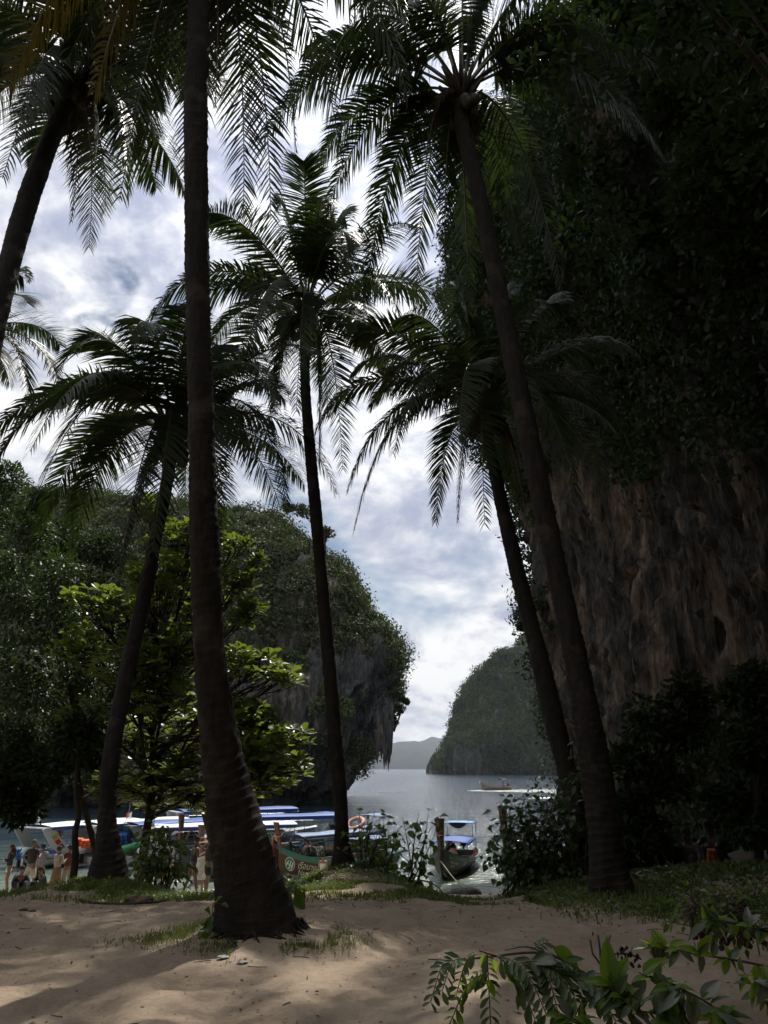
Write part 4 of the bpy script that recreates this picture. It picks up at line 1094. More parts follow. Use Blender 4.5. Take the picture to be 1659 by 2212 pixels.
# creeping ground-cover leaves
def cover(n, f, size, mat):
    P = f(n); z = gz(P[:, 0], P[:, 1]) + .02 + .05 * RNG.random(n)
    d = rand_dirs(n); d[:, 2] = .1 + .3 * RNG.random(n)
    s = size * (.6 + .8 * RNG.random(n))
    V, F = leaves_np(np.stack([P[:, 0], P[:, 1], z], 1), d, np.tile([0, 0, 1.], (n, 1)) + RNG.normal(size=(n, 3)) * .3, s, s * .6)
    o = link_mesh('ground_cover', np_mesh('ground_cover', V, F), M[mat]); tag(o, kind='stuff')
cover(3500, gaus(4.2, 9.3, .8, .3), .05, 'sapling')
cover(2500, gaus(P5_base.x + 1.0, P5_base.y - .6, 1.2, 1.0), .06, 'sapling')
cover(9000, lambda n: np.stack([RNG.uniform(2, 10, n), 12.6 + RNG.normal(size=n) * 1.4], 1), .08, 'bush')
cover(1500, gaus(P4_base.x + 1.4, P4_base.y - 1.0, .8, .4), .05, 'sapling')

# ---- litter: twigs, dry leaves, pebbles
M['dry'] = leaf_mat('dry_leaf', (.05, .033, .018), (.13, .09, .05), (.1, .06, .02), .05, .8, 3.0, .2)
n = 4500; x_ = RNG.uniform(-5, 6.5, n); y_ = RNG.uniform(4.2, 13, n); z_ = gz(x_, y_) + .006
d = rand_dirs(n); d[:, 2] *= .12; s = .012 + .035 * RNG.random(n) ** 2.5
V, F = leaves_np(np.stack([x_, y_, z_], 1), d, np.tile([0, 0, 1.], (n, 1)) + RNG.normal(size=(n, 3)) * .25, s, s * .5)
o = link_mesh('leaf_litter', np_mesh('leaf_litter', V, F), M['dry']); tag(o, kind='stuff')
mb = MB()
for k in range(90):
    x = g.uniform(-4.5, 5.5); y = g.uniform(4.8, 12); a = g.uniform(0, 6.28); L_ = g.uniform(.03, .18)
    pp = [Vector((x + math.cos(a) * L_ * t, y + math.sin(a) * L_ * t + .02 * math.sin(t * 5), 0)) for t in (-.5, 0, .5)]
    for q in pp: q.z = float(gz(q.x, q.y)) + .006
    mb.tube(pp, [.004, .003, .002], 4)
o = mb.build('twig_litter', M['twig']); tag(o, kind='stuff')
def stone(name, label, c_, sc, seed, mat, cat='rock', group=None):
    bm = bmesh.new(); bmesh.ops.create_icosphere(bm, subdivisions=3, radius=1)
    for v in bm.verts:
        q = v.co; nz = float(fbm(q.x * 1.4 + seed, q.y * 1.4, q.z * 1.4, 3)); v.co = Vector((q.x * sc[0], q.y * sc[1], q.z * sc[2])) * (1 + .28 * nz)
    me = bpy.data.meshes.new(name); bm.to_mesh(me); bm.free()
    me.polygons.foreach_set('use_smooth', [True] * len(me.polygons))
    o = link_mesh(name, me, M[mat] if isinstance(mat, str) else mat); o.location = c_; tag(o, label, cat, group); return o
M['stone'] = plain('beach_stone', (.10, .09, .08), .85, var=.35, scale=9, bump=.8)
M['clod'] = plain('earth_clod', (.12, .075, .045), .95, var=.35, scale=9, bump=.9)
M['chip'] = plain('pale_chip', (.34, .35, .34), .6, var=.2, scale=20)
q = at(1000, 1921, 28.8); q.z = float(gz(q.x, q.y)); stone('rock', 'low brown rock on the sand at the water edge below the moored boat', q + Vector((0, 0, .02)), (.66, .36, .20), 3, 'stone')
q = on_ground(590, 1931) if False else at(300, 1938, 11.6); q.z = float(gz(q.x, q.y)) + .03; stone('rock', 'reddish lump of earth at the right foot of the left grass mound', q, (.2, .12, .08), 5, 'clod')
for (u, v, sz, lb) in ((52, 1968, .05, 'dark clod lying on the sunlit sand near the left edge'), (70, 1970, .035, 'smaller clod right beside the dark clod near the left edge'),
                       (482, 2070, .05, 'pale flat chip on the sand in front of the near palm root'), (524, 2082, .04, 'pale triangular chip right of the flat chip before the near palm'), (655, 2038, .05, 'pale chip lying in the grass at the right foot of the near palm')):
    q = on_ground(u, v); stone('stone', lb, q + Vector((0, 0, .01)), (sz, sz * .6, sz * .4 if v < 2000 else sz * .2), u, 'clod' if v < 2000 else 'chip', 'stone')
# driftwood branch arching on the grass
mb = MB(); pp = [at(u, v, Y) for u, v, Y in ((893, 1917, 12.6), (905, 1903, 12.4), (925, 1905, 12.2), (943, 1914, 11.9), (955, 1928, 11.6), (958, 1946, 11.4))]
o = mb.tube([tuple(q) for q in catmull([tuple(q) for q in pp], 22)], [.014 - .0003 * i for i in range(22)], 5).build('driftwood_branch', M['twig'], None, True)
tag(o, 'thin curved dead branch arching over the grass by the path to the water', 'branch')
mb = MB()
for (pts_, r) in (([(170, 1945), (200, 1952), (260, 1955), (330, 1952), (370, 1944)], .02), ([(330, 1952), (300, 1942), (285, 1940)], .012)):
    pp = []
    for u, v in pts_: q = on_ground(u, v); q.z += .015; pp.append(tuple(q))
    mb.tube([tuple(q) for q in catmull(pp, 16)], [r * (1 - .03 * i) for i in range(16)], 5)
o = mb.build('fallen_branch', M['twig'], None, True); tag(o, 'long thin fallen branch lying on the sand in front of the left mound', 'branch')
mb = MB()
for (pts_, r) in (([(728, 1930), (735, 1921), (742, 1922), (746, 1912)], .012), ([(737, 1921), (730, 1912)], .008)):
    mb.tube([tuple(at(u, v, 12.8)) for u, v in pts_], r, 4)
mb.box(at(745, 1912, 12.8), (.03, .01, .06))
o = mb.build('dry_stalk', M['dry']); tag(o, 'dry upright forked palm stalk on the central grass mound', 'stalk')

# ================================================================ NEAR PLANTS, LOWER RIGHT
def leaf_obj(root, me, p, d, nrm, s):
    s = s * .68
    o = bpy.data.objects.new('leaf', me); C.objects.link(o); o.parent = root
    d = Vector(d).normalized(); x = d.cross(Vector(nrm)).normalized(); z = x.cross(d)
    o.matrix_local = Matrix.Translation(p) @ Matrix((x, d, z)).transposed().to_4x4() @ Matrix.Scale(s, 4); return o
def veined_leaf(w, droop, fold, n=9):
    rows = []
    for i in range(n):
        t = i / (n - 1); hw = w * (math.sin(math.pi * min(1, t ** .8)) ** .75) * .5 * (1 - .25 * t) + .002
        row = []
        for j in (-1, -.5, 0, .5, 1):
            ripple = .018 * math.sin(t * 22 + abs(j) * 3) * abs(j)
            row.append((j * hw, t, -droop * t * t + fold * abs(j) * hw * 2 + ripple * hw * 4))
        rows.append(row)
    mb = MB(); mb.grid(rows); me = bpy.data.meshes.new('leaf'); me.from_pydata(mb.v, [], mb.f); me.polygons.foreach_set('use_smooth', [True] * len(me.polygons)); return me
NL = {}
for k, (mt, w, dr, fo) in {'bright': ('near_bright', .48, .18, .28), 'grey': ('near_grey', .55, .3, .15), 'dark': ('near_dark', .45, .25, .2), 'small': ('near_bright', .55, .2, .3), 'leaflet': ('near_dark', .42, .12, .25)}.items():
    NL[k] = veined_leaf(w, dr, fo); NL[k].materials.append(M[mt])
def near_plant(label, base, stems, seed, name='leafy_plant'):
    """stems: list of (points [(u,v,Y)], radius, leaves [(t, kind, size, side)])"""
    g = random.Random(seed); root = empty(name, tuple(base), 0, label, 'plant')
    for pts_, r, lv in stems:
        lv = list(lv)
        for k in range(24):
            a = g.uniform(0, 6.28); kd = g.choice(['small', 'small', 'dark', 'bright', 'grey', 'dark', 'small'])
            lv.append((g.uniform(.45, .95), kd, g.uniform(.05, .11), (math.cos(a), g.gauss(0, .3), math.sin(a) - .1)))
        pl = catmull([tuple(at(*q) - Vector(base)) for q in pts_], 20)
        mb = MB(); mb.tube([tuple(q) for q in pl], [r * (1 - .7 * i / 19) for i in range(20)], 6); mb.build('stem', M['twig'], root, True)
        for t, kind, s, dv in lv:
            i = min(18, int(t * 19)); q = Vector(pl[i])
            leaf_obj(root, NL[kind], q, Vector(dv), (g.gauss(0, .25), -.45 + g.gauss(0, .25), .9), s)
    return root
def compound(root, p0, p1, n, ls, kind, g, sag=.04):
    """pinnate leaf: midrib with paired leaflets, all one leaf"""
    p0 = Vector(p0); p1 = Vector(p1); d = (p1 - p0)
    mid = p0.lerp(p1, .5) + Vector((0, 0, sag)); pl = catmull([tuple(p0), tuple(mid), tuple(p1)], n + 2)
    P = []; D = []; Nn = []
    for i in range(1, n + 2):
        T = Vector(pl[i]) - Vector(pl[i - 1]); T.normalize(); side = T.cross(Vector((0, -.6, .8))).normalized()
        for s in (-1, 1):
            P.append(list(pl[i])); D.append(list(T * .75 + side * s + Vector((g.gauss(0, .12), g.gauss(0, .12), -.25 + g.gauss(0, .12))))); Nn.append([g.gauss(0, .3), -.5 + g.gauss(0, .25), .8])
    s = np.array([ls * g.uniform(.8, 1.15) for _ in P])
    V, F = leaves_np(np.array(P), np.array(D), np.array(Nn), s, s * .42, LEAF_B, LEAF_BF)
    o = link_mesh('leaf', np_mesh('leaf', V, F), M[kind], root)
    mb = MB(); mb.tube([tuple(q) for q in pl], .0022, 4); mb.build('leaf_stalk', M['rachis'], o, True)
    return o
g = random.Random(77)
bA = Vector((1.75, 2.7, 2.85))
root = empty('leafy_plant', tuple(bA), 0, 'arching plant with drooping feather leaves on thin brown stems, bottom centre right', 'plant')
main = [(1500, 2330, 2.6), (1350, 2180, 2.8), (1290, 2120, 2.9), (1210, 2092, 3.0), (1110, 2075, 3.05), (1035, 2053, 3.1)]
br = [[(1290, 2120, 2.9), (1180, 2060, 3.1), (1060, 2066, 3.2), (990, 2075, 3.3), (925, 2072, 3.4)], [(1240, 2100, 2.95), (1150, 2048, 3.0), (1090, 2052, 3.05)]]
for k, (pts_, r) in enumerate([(main, .010), (br[0], .006), (br[1], .004)]):
    pl = catmull([tuple(at(*q) - bA) for q in pts_], 24); mb = MB(); mb.tube([tuple(q) for q in pl], [r * (1 - .65 * i / 23) for i in range(24)], 6); mb.build('stem', M['twig'], root, True)
for (u0, v0, u1, v1, Y, n, ls, kd) in (
    (1052, 2058, 1060, 2215, 3.0, 10, .052, 'near_dark'), (1075, 2066, 1155, 2200, 2.95, 11, .058, 'near_dark'), (1100, 2070, 1180, 2190, 2.9, 11, .058, 'near_dark'), (1135, 2076, 1240, 2150, 2.85, 11, .055, 'near_dark'),
    (1165, 2082, 1210, 2205, 2.85, 10, .055, 'near_dark'), (1030, 2060, 985, 2150, 3.1, 8, .045, 'near_dark'), (1000, 2070, 955, 2140, 3.2, 8, .045, 'near_dark'), (975, 2075, 930, 2165, 3.25, 8, .042, 'near_dark'), (1050, 2100, 970, 2215, 3.0, 9, .05, 'sapling'),
    (1150, 2050, 1225, 2080, 3.0, 8, .035, 'near_dark'), (1200, 2100, 1290, 2165, 2.8, 10, .045, 'near_dark'), (1240, 2115, 1330, 2205, 2.8, 10, .05, 'near_dark'), (1130, 2095, 1230, 2125, 2.95, 9, .04, 'near_dark'), (1180, 2110, 1275, 2130, 2.9, 9, .035, 'near_dark'),
    (1300, 2150, 1230, 2225, 2.75, 9, .05, 'near_dark'), (1290, 2130, 1370, 2190, 2.75, 9, .045, 'near_dark')):
    compound(root, at(u0, v0, Y) - bA, at(u1, v1, Y + g.uniform(-.15, .15)) - bA, n, ls, kd, g)
for (u, v, Y, kd, s, dv) in ((1195, 2048, 2.8, 'bright', .16, (.9, 0, -.55)), (1065, 2072, 3.0, 'small', .06, (.2, 0, -.9)), (1050, 2062, 3.0, 'small', .06, (-.5, 0, -.7)), (1102, 2098, 3.0, 'small', .06, (0, 0, -1)), (1050, 2120, 3.0, 'small', .09, (.5, 0, -.7)),
                            (1110, 2112, 2.95, 'small', .06, (.6, 0, -.1)), (1205, 2078, 2.8, 'grey', .11, (-.9, 0, .1)), (1215, 2080, 2.8, 'dark', .11, (.95, 0, .3)), (1115, 2150, 2.9, 'dark', .07, (.2, 0, -.9)), (1030, 2105, 3, 'dark', .09, (-.1, 0, -1))):
    leaf_obj(root, NL[kd], at(u, v, Y) - bA, Vector(dv), (g.gauss(0, .2), -.6, .8), s)
bB = Vector((2.3, 2.45, 2.85))
near_plant('plant with large bright upright pointed leaves and pale glossy ones, bottom right', bB, [
    ([(1560, 2400, 2.4), (1450, 2260, 2.5), (1370, 2180, 2.6), (1325, 2140, 2.65), (1318, 2125, 2.65)], .008,
     [(.97, 'bright', .19, (0, 0, 1)), (.95, 'bright', .15, (.6, 0, .7)), (.93, 'dark', .14, (-.3, 0, -.9)), (.93, 'dark', .16, (.35, 0, -.9)), (.95, 'bright', .12, (-.9, 0, .2)), (.9, 'grey', .15, (.95, 0, -.2)), (.8, 'bright', .12, (.9, 0, .1)), (.75, 'bright', .10, (-.6, 0, -.3)), (.7, 'grey', .14, (.9, 0, -.35)), (.6, 'dark', .12, (-.8, 0, -.2))]),
    ([(1600, 2400, 2.4), (1500, 2230, 2.55), (1440, 2140, 2.65), (1380, 2100, 2.7)], .006,
     [(.98, 'bright', .15, (.9, 0, .55)), (.95, 'grey', .13, (-.5, 0, -.9)), (.85, 'grey', .12, (.9, 0, -.1)), (.8, 'bright', .09, (.3, 0, .8)), (.7, 'grey', .12, (.2, 0, -.9)), (.6, 'bright', .10, (-.8, 0, .3)), (.5, 'grey', .15, (.9, 0, .2))])], 3)
bC = Vector((3.1, 2.9, 2.85))
near_plant('plant reaching in from the right edge with a fan of bright leaves', bC, [
    ([(1900, 2150, 2.9), (1760, 2060, 2.95), (1650, 2010, 3.0), (1550, 1990, 3.05), (1520, 2000, 3.1)], .008,
     [(.99, 'bright', .12, (.05, 0, 1)), (.97, 'bright', .11, (.8, 0, .45)), (.95, 'dark', .13, (.9, 0, -.1)), (.95, 'dark', .13, (-.8, 0, -.4)), (.8, 'grey', .12, (.6, 0, -.6)), (.75, 'grey', .1, (.9, 0, .2)), (.6, 'grey', .1, (.5, 0, .5)), (.55, 'bright', .12, (-.9, 0, .25)), (.45, 'grey', .1, (-.6, 0, -.5))]),
    ([(1850, 2200, 2.8), (1720, 2110, 2.9), (1620, 2080, 3.0), (1500, 2060, 3.1), (1430, 2045, 3.2), (1390, 2050, 3.2)], .006,
     [(.99, 'dark', .09, (-.9, 0, .1)), (.97, 'bright', .08, (.6, 0, .6)), (.93, 'dark', .09, (.3, 0, -.8)), (.9, 'bright', .09, (-.5, 0, .4)), (.85, 'grey', .09, (.2, 0, -.9)), (.8, 'dark', .09, (-.3, 0, -.8)), (.75, 'bright', .10, (.9, 0, .5)), (.7, 'grey', .11, (.8, 0, -.4)), (.6, 'bright', .13, (.55, 0, .7)), (.58, 'bright', .12, (-.7, 0, .3)), (.5, 'grey', .09, (.6, 0, .5)), (.4, 'bright', .08, (0, 0, -1)), (.35, 'bright', .07, (.9, 0, -.2))])], 4)
bD = Vector((2.6, 2.2, 2.85))
near_plant('tangle of crumpled pale grey leaves in the bottom right corner', bD, [
    ([(1760, 2420, 2.3), (1640, 2270, 2.4), (1560, 2190, 2.5), (1480, 2140, 2.55), (1420, 2130, 2.6)], .006,
     [(.95, 'grey', .13, (-.4, 0, -.8)), (.8, 'grey', .14, (-.8, 0, -.5)), (.7, 'grey', .13, (-.2, 0, -.95)), (.65, 'grey', .12, (.5, 0, .5)), (.55, 'dark', .15, (.5, 0, -.8)), (.5, 'dark', .12, (.9, 0, .1)), (.4, 'grey', .1, (-.5, 0, .5))]),
    ([(1800, 2330, 2.5), (1740, 2200, 2.6), (1680, 2140, 2.7), (1620, 2110, 2.75)], .005,
     [(.97, 'small', .06, (-.8, 0, .3)), (.95, 'small', .06, (.2, 0, .9)), (.9, 'small', .06, (-.5, 0, -.7)), (.85, 'small', .07, (.8, 0, .3)), (.8, 'small', .06, (.2, 0, -.9)), (.7, 'small', .06, (-.6, 0, .5)), (.6, 'small', .06, (.4, 0, -.8))])], 6)
# twiggy dead branch with dark shrivelled leaves
near_plant('low sprawling plant with many small bright leaves along the bottom right edge', Vector((2.1, 2.3, 2.85)), [
    ([(1500, 2420, 2.4), (1480, 2280, 2.5), (1440, 2200, 2.6), (1360, 2180, 2.65)], .005, [(.99, 'small', .07, (-.8, 0, .3))]),
    ([(1620, 2420, 2.4), (1600, 2290, 2.5), (1580, 2220, 2.6), (1500, 2190, 2.65)], .005, [(.99, 'small', .07, (-.8, 0, .3))]),
    ([(1760, 2380, 2.6), (1700, 2220, 2.8), (1640, 2150, 2.9), (1600, 2090, 3.0)], .005, [(.99, 'small', .07, (-.2, 0, .9))]),
    ([(1400, 2400, 2.5), (1330, 2280, 2.6), (1260, 2210, 2.7), (1200, 2195, 2.75)], .005, [(.99, 'small', .07, (-.9, 0, .2))])], 14)
bE = at(1310, 2150, 3.6); root = empty('dead_twig', tuple(bE), 0, 'bare brown twig with a few shrivelled black leaves before the sunlit sand', 'plant')
mb = MB()
for pts_ in ([(1310, 2150), (1298, 2090), (1296, 2050), (1292, 2020)], [(1298, 2085), (1280, 2060), (1275, 2030)], [(1297, 2060), (1312, 2042), (1318, 2020)], [(1298, 2075), (1330, 2060), (1360, 2060), (1385, 2072)], [(1345, 2060), (1352, 2045)]):
    mb.tube([tuple(at(u, v, 3.6) - bE) for u, v in pts_], .004, 4)
mb.build('stem', M['twig'], root, True)
me = veined_leaf(.6, .5, .5); me.materials.append(plain('shrivelled_leaf', (.02, .016, .01), .8))
for k in range(22):
    p_ = at(1335 + g.uniform(-8, 50), 2058 + g.uniform(-14, 24), 3.6) - bE
    leaf_obj(root, me, p_, (g.gauss(0, .6), g.gauss(0, .4), -1), (g.gauss(0, 1), -1, .3), .035 * g.uniform(.8, 1.4))
g2 = random.Random(9)
tips_ = tipset([(1560 + g2.uniform(-60, 100), 1955 + g2.uniform(-25, 30)) for _ in range(16)], 5.2, g2, .08)
leafy_shrub('shrub', 'low shaded olive shrub at the right edge in front of the dark bank', at(1600, 2020, 5.2), tips_, .055, 'sapling', 18, .25, 61, spread=.07, wr=.5)
# ================================================================ BOATS
def paint(name, col, rough=.35, var=.08, scale=2.0, dirt=.25):
    b = MatB(name); n = b.noise(b.coord(), scale, 5, .65); n2 = b.noise(b.coord('Object', (1, 1, 3)), scale * 4, 4, .7)
    c = b.ramp(n, [(.3, tuple(x * (1 - var) for x in col)), (.7, col)])
    c = b.mix(b.math('MULTIPLY', b.ramp(n2, [(.52, 0.0), (.72, 1.0)]), dirt), c, tuple(x * .45 for x in col))
    return b.done(b.pbr(c, rough, b.bump(n2, .15, .01)))
M['white'] = paint('white_gelcoat', (.62, .63, .63), .3)
M['grey_hull'] = paint('grey_gelcoat', (.22, .23, .24), .35)
M['red_hull'] = paint('varnished_red_brown_hull', (.11, .032, .018), .45)
M['dark_hull'] = paint('dark_olive_hull', (.075, .068, .055), .5, dirt=.5)
M['brown_hull'] = paint('brown_hull', (.10, .055, .03), .5)
M['teal'] = paint('teal_band', (.05, .20, .17), .45)
M['greyband'] = paint('grey_green_band', (.10, .14, .15), .45)
M['wood'] = plain('varnished_wood', (.15, .065, .028), .4, var=.3, scale=4, bump=.3)
M['wood_dk'] = plain('dark_weathered_wood', (.075, .04, .025), .55, var=.35, scale=4, bump=.4)
M['bluecan'] = paint('blue_tarpaulin', (.03, .10, .38), .55, .2, 1.5, .2)
M['skycan'] = paint('light_blue_tarpaulin', (.10, .30, .60), .55, .2, 1.5, .15)
M['slatecan'] = paint('slate_blue_tarpaulin', (.14, .22, .38), .55, .2, 1.5, .25)
M['whitecan'] = paint('white_tarpaulin', (.72, .73, .73), .6, .05, 1.5, .08)
M['metal'] = plain('steel_tube', (.45, .46, .47), .3, metal=.7)
M['bluepole'] = plain('blue_pole', (.06, .10, .2), .45)
M['black'] = plain('black_machinery', (.012, .012, .013), .5, var=.3)
M['glass'] = plain('smoked_glass', (.02, .025, .03), .12)
M['red'] = plain('red_cloth', (.5, .03, .03), .7); M['yellow'] = plain('yellow_cloth', (.62, .40, .03), .7)
M['pink'] = plain('pink_cloth', (.75, .10, .30), .7); M['orange'] = plain('orange_jacket', (.75, .12, .03), .7)
M['ring'] = plain('faded_life_ring', (.62, .33, .24), .6); M['rope'] = plain('rope', (.42, .38, .30), .9)
M['lettering'] = plain('cream_lettering', (.80, .78, .68), .6, var=.03); M['logo_green'] = plain('green_emblem', (.05, .22, .16), .6, var=.03)
M['black_letter'] = plain('black_lettering', (.015, .015, .015), .6); M['blue'] = plain('blue_plastic', (.03, .13, .42), .5)
M['green'] = plain('green_kayak', (.05, .30, .10), .45); M['flagred'] = plain('flag_red', (.45, .03, .05), .8); M['flagblue'] = plain('flag_blue', (.03, .04, .22), .8); M['flagwhite'] = plain('flag_white', (.75, .75, .75), .8)

def hull_fn(kind, L, B, D):
    """returns f(s,t,side): s 0 stern..1 bow along local x, t 0 keel..1 gunwale"""
    def f(s, t, side=1):
        if kind == 'longtail':
            w = B / 2 * np.interp(s, [0, .12, .35, .6, .8, .92, 1], [.55, .8, 1, .97, .72, .38, .03])
            keel = D * np.interp(s, [0, .15, .5, .8, .92, 1], [.22, .05, 0, .05, .2, .62]) - .35
            sh = D * np.interp(s, [0, .2, .5, .75, .9, 1], [.98, .92, .9, 1.08, 1.38, 1.72]) - .35
            y = w * (t ** .55)
        else:
            w = B / 2 * np.interp(s, [0, .3, .6, .8, .93, 1], [.92, 1, .96, .72, .36, .02])
            keel = D * np.interp(s, [0, .5, .8, 1], [0, 0, .12, .75]) - .35
            sh = D * np.interp(s, [0, .3, .7, 1], [.86, .95, 1.1, 1.28]) - .35
            y = w * (min(1, t * 1.9) * .82 + .18 * t if t > 0 else 0)
        x = L * (s - .5)
        return Vector((x, side * y, keel + (sh - keel) * t))
    return f
def shell(name, f, t0, t1, mat, parent, off=0.0, ns=36, nt=8, transom=False, sides=(1, -1), s0=0, s1=1):
    mb = MB()
    for sd in sides:
        rows = []
        for i in range(ns + 1):
            s = s0 + (s1 - s0) * i / ns; row = []
            for j in range(nt + 1):
                t = t0 + (t1 - t0) * j / nt; p = f(s, t, sd); p = Vector((p.x, p.y + sd * off, p.z)); row.append(p)
            rows.append(row)
        mb.grid(rows)
    if transom:
        a = [f(0, t0 + (t1 - t0) * j / nt, 1) for j in range(nt + 1)]; b_ = [f(0, t0 + (t1 - t0) * j / nt, -1) for j in range(nt + 1)]
        mb.grid([a, b_])
    return mb.build(name, mat, parent, True)
def gunwale(f, mat, parent, w=.10, h=.07, t=1.0):
    mb = MB()
    for sd in (1, -1):
        pts = [f(i / 30, t, sd) for i in range(31)]
        for i in range(30):
            a, b_ = pts[i], pts[i + 1]; m = (a + b_) / 2; d = b_ - a
            mat3 = d.to_track_quat('X', 'Z').to_matrix(); mb.box(m + Vector((0, sd * .01, h / 2)), (d.length * 1.03, w, h), m=mat3)
    return mb.build('gunwale', mat, parent)
def canopy(parent, x0, x1, w, z, mat, arch=.12, slope=0, poles=2, polemat='metal', zbase=.55, drop=.12, name='canopy'):
    mb = MB(); rows = []
    for i in range(9):
        x = x0 + (x1 - x0) * i / 8; sag = .03 * math.sin(i * math.pi / 2)
        row = [Vector((x, -w / 2, z + slope * (x - x0) - drop))]
        row += [Vector((x, w * (j / 8 - .5), z + slope * (x - x0) + arch * (1 - (2 * j / 8 - 1) ** 2) - sag * (1 if 0 < j < 8 else 0))) for j in range(9)]
        row += [Vector((x, w / 2, z + slope * (x - x0) - drop))]
        rows.append(row)
    mb.grid(rows); mb.grid([[q - Vector((0, 0, .03)) for q in r] for r in rows])
    c_ = mb.build(name, M[mat], parent, True)
    for i in range(poles):
        x = x0 + .1 + (x1 - x0 - .2) * i / max(1, poles - 1)
        for sd in (-1, 1):
            m2 = MB(); m2.tube([(x, sd * (w / 2 - .04), zbase), (x, sd * (w / 2 - .04), z + slope * (x - x0) - .02)], .022, 6); m2.build('pole', M[polemat], parent)
    return c_
def text_on_hull(body, f, s_right, t0, height, parent, mat, side, L, flip, shear=0.0, h_t=.5, name='lettering'):
    cu = bpy.data.curves.new('lettering', 'FONT'); cu.body = body; cu.size = 1.0; cu.extrude = 0.0
    ob = bpy.data.objects.new('lettering_src', cu); C.objects.link(ob)
    dg = bpy.context.evaluated_depsgraph_get(); me = bpy.data.meshes.new_from_object(ob.evaluated_get(dg))
    bpy.data.objects.remove(ob)
    bm = bmesh.new(); bm.from_mesh(me); bmesh.ops.subdivide_edges(bm, edges=[e for e in bm.edges if e.calc_length() > .2], cuts=1); bm.to_mesh(me); bm.free()
    for v in me.vertices:
        x, y = v.co.x * height, v.co.y * height
        s = s_right + (flip * x) / L; t = t0 + (y + shear * x) * h_t
        s = min(max(s, .01), .99); t = min(max(t, .03), .99)
        p = f(s, t, side); n = Vector((0, side, -.15)).normalized()
        # local outward normal
        e1 = f(min(s + .01, 1), t, side) - f(s - .01, t, side); e2 = f(s, min(t + .02, 1), side) - f(s, t - .02, side)
        n = e1.cross(e2).normalized(); n = n if n.y * side > 0 else -n
        v.co = p + n * .022
    me.materials.clear(); me.materials.append(M[mat]); return link_mesh(name, me, None, parent)
def ribbon(parent, pts, w, mat, name='ribbon'):
    mb = MB(); P = catmull([tuple(p) for p in pts], 12)
    mb.grid([[Vector(q) + Vector((0, 0, 0)) - Vector((w / 2, 0, 0)) , Vector(q) + Vector((0, .02 * (i % 2), 0)), Vector(q) + Vector((w / 2, 0, 0))] for i, q in enumerate(P)])
    return mb.build(name, M[mat], parent, True)
def longtail(label, bow, stern, L=10.5, B=2.0, D=1.15, hullm='brown_hull', band='teal', postm='wood', prow_h=1.5, prow_w=.36, group=None, cans=(), ribs=(), engine=True, bench=5, name='longtail_boat', rot=None, sc=.62):
    bow = Vector(bow); stern = Vector(stern); d = bow - stern; rz = math.atan2(d.y, d.x) if rot is None else rot
    L = L * 1.35; B = B * 1.3; cen = bow - Vector((math.cos(rz), math.sin(rz), 0)) * L * sc / 2
    root = empty(name, (cen.x, cen.y, 0), rz, label, 'boat', group); root.scale = (sc, sc, sc)
    f = hull_fn('longtail', L, B, D)
    shell('hull', f, 0, .84, M[hullm], root, transom=True)
    shell('hull_band', f, .84, 1.0, M[band], root, .004)
    inner = lambda s, t, sd: Vector((f(s, t, sd).x, f(s, t, sd).y * .93, f(s, t, sd).z + .03))
    shell('inner_planking', inner, .3, 1.0, M['wood'], root)
    mb = MB(); mb.grid([[f(i / 20, .38, 1), f(i / 20, .38, -1)] for i in range(1, 20)]); mb.build('floor', M['wood_dk'], root)
    gunwale(f, M[band], root)
    mb = MB()
    for sd in (1, -1):
        mb.grid([[f(i / 30, .10, sd) + Vector((0, sd * .012, 0)), f(i / 30, .16, sd) + Vector((0, sd * .012, 0))] for i in range(2, 30)])
    mb.build('waterline_stripe', M['lettering'], root)
    # foredeck and swept prow post
    mb = MB(); mb.grid([[f(s, .97, 1), f(s, .97, -1)] for s in np.linspace(.84, .995, 6)]); mb.build('foredeck', M['wood'], root)
    p0 = f(1, .15); p1 = f(1, 1.0)
    mb = MB(); rows = []
    prof = [(p0.x - .10, p0.z, .05, .12), (p1.x - .10, p1.z - .1, .12, .2), (p1.x + .08, p1.z + prow_h * .35, .14, .24), (p1.x + .28, p1.z + prow_h * .75, .17, .30), (p1.x + .42, p1.z + prow_h, .20, .34)]
    for k, (x, z, hy, hx) in enumerate(prof):
        wy = hy * prow_w / .36
        rows.append([Vector((x + hx * .55, 0, z + .02)), Vector((x, wy, z)), Vector((x - hx * .5, wy, z - .02)), Vector((x - hx * .5, -wy, z - .02)), Vector((x, -wy, z))])
    mb.grid(rows, close=True); mb.f.append(tuple(len(mb.v) - 5 + i for i in range(5)))
    mb.build('prow_post', M[postm], root)
    for k in range(bench):
        s = .28 + .5 * k / max(1, bench - 1); a = f(s, .82, 1); mb = MB(); mb.box((a.x, 0, a.z), (.26, a.y * 1.86, .04)); mb.build('bench', M['wood'], root)
    if engine:
        mb = MB(); ex = -L / 2 + .9; z = f(.08, 1).z
        mb.box((ex, 0, z + .42), (.75, .42, .36)); mb.box((ex - .12, 0, z + .68), (.4, .5, .2)); mb.box((ex + .25, .15, z + .66), (.16, .14, .22)); mb.ball((ex + .3, -.12, z + .62), .15); mb.tube([(ex + .1, .22, z + .5), (ex + .1, .3, z + .95)], .04)
        mb.tube([(ex, 0, z), (ex, 0, z + .3)], .09); mb.ball((ex - .3, .1, z + .75), .12)
        e = mb.build('engine', M['black'], root)
        m2 = MB(); m2.tube([(ex - .3, 0, z + .4), (ex - 3.2, .1, -.05)], .03); m2.build('propeller_shaft', M['metal'], e)
        m2 = MB(); m2.tube([(ex + .3, 0, z + .45), (ex + 1.3, -.1, z + .55)], .022); m2.build('tiller', M['metal'], e)
    for cdef in cans: canopy(root, *cdef[:5], **(cdef[5] if len(cdef) > 5 else {}))
    top = Vector((p1.x + .2, 0, p1.z + prow_h * .45))
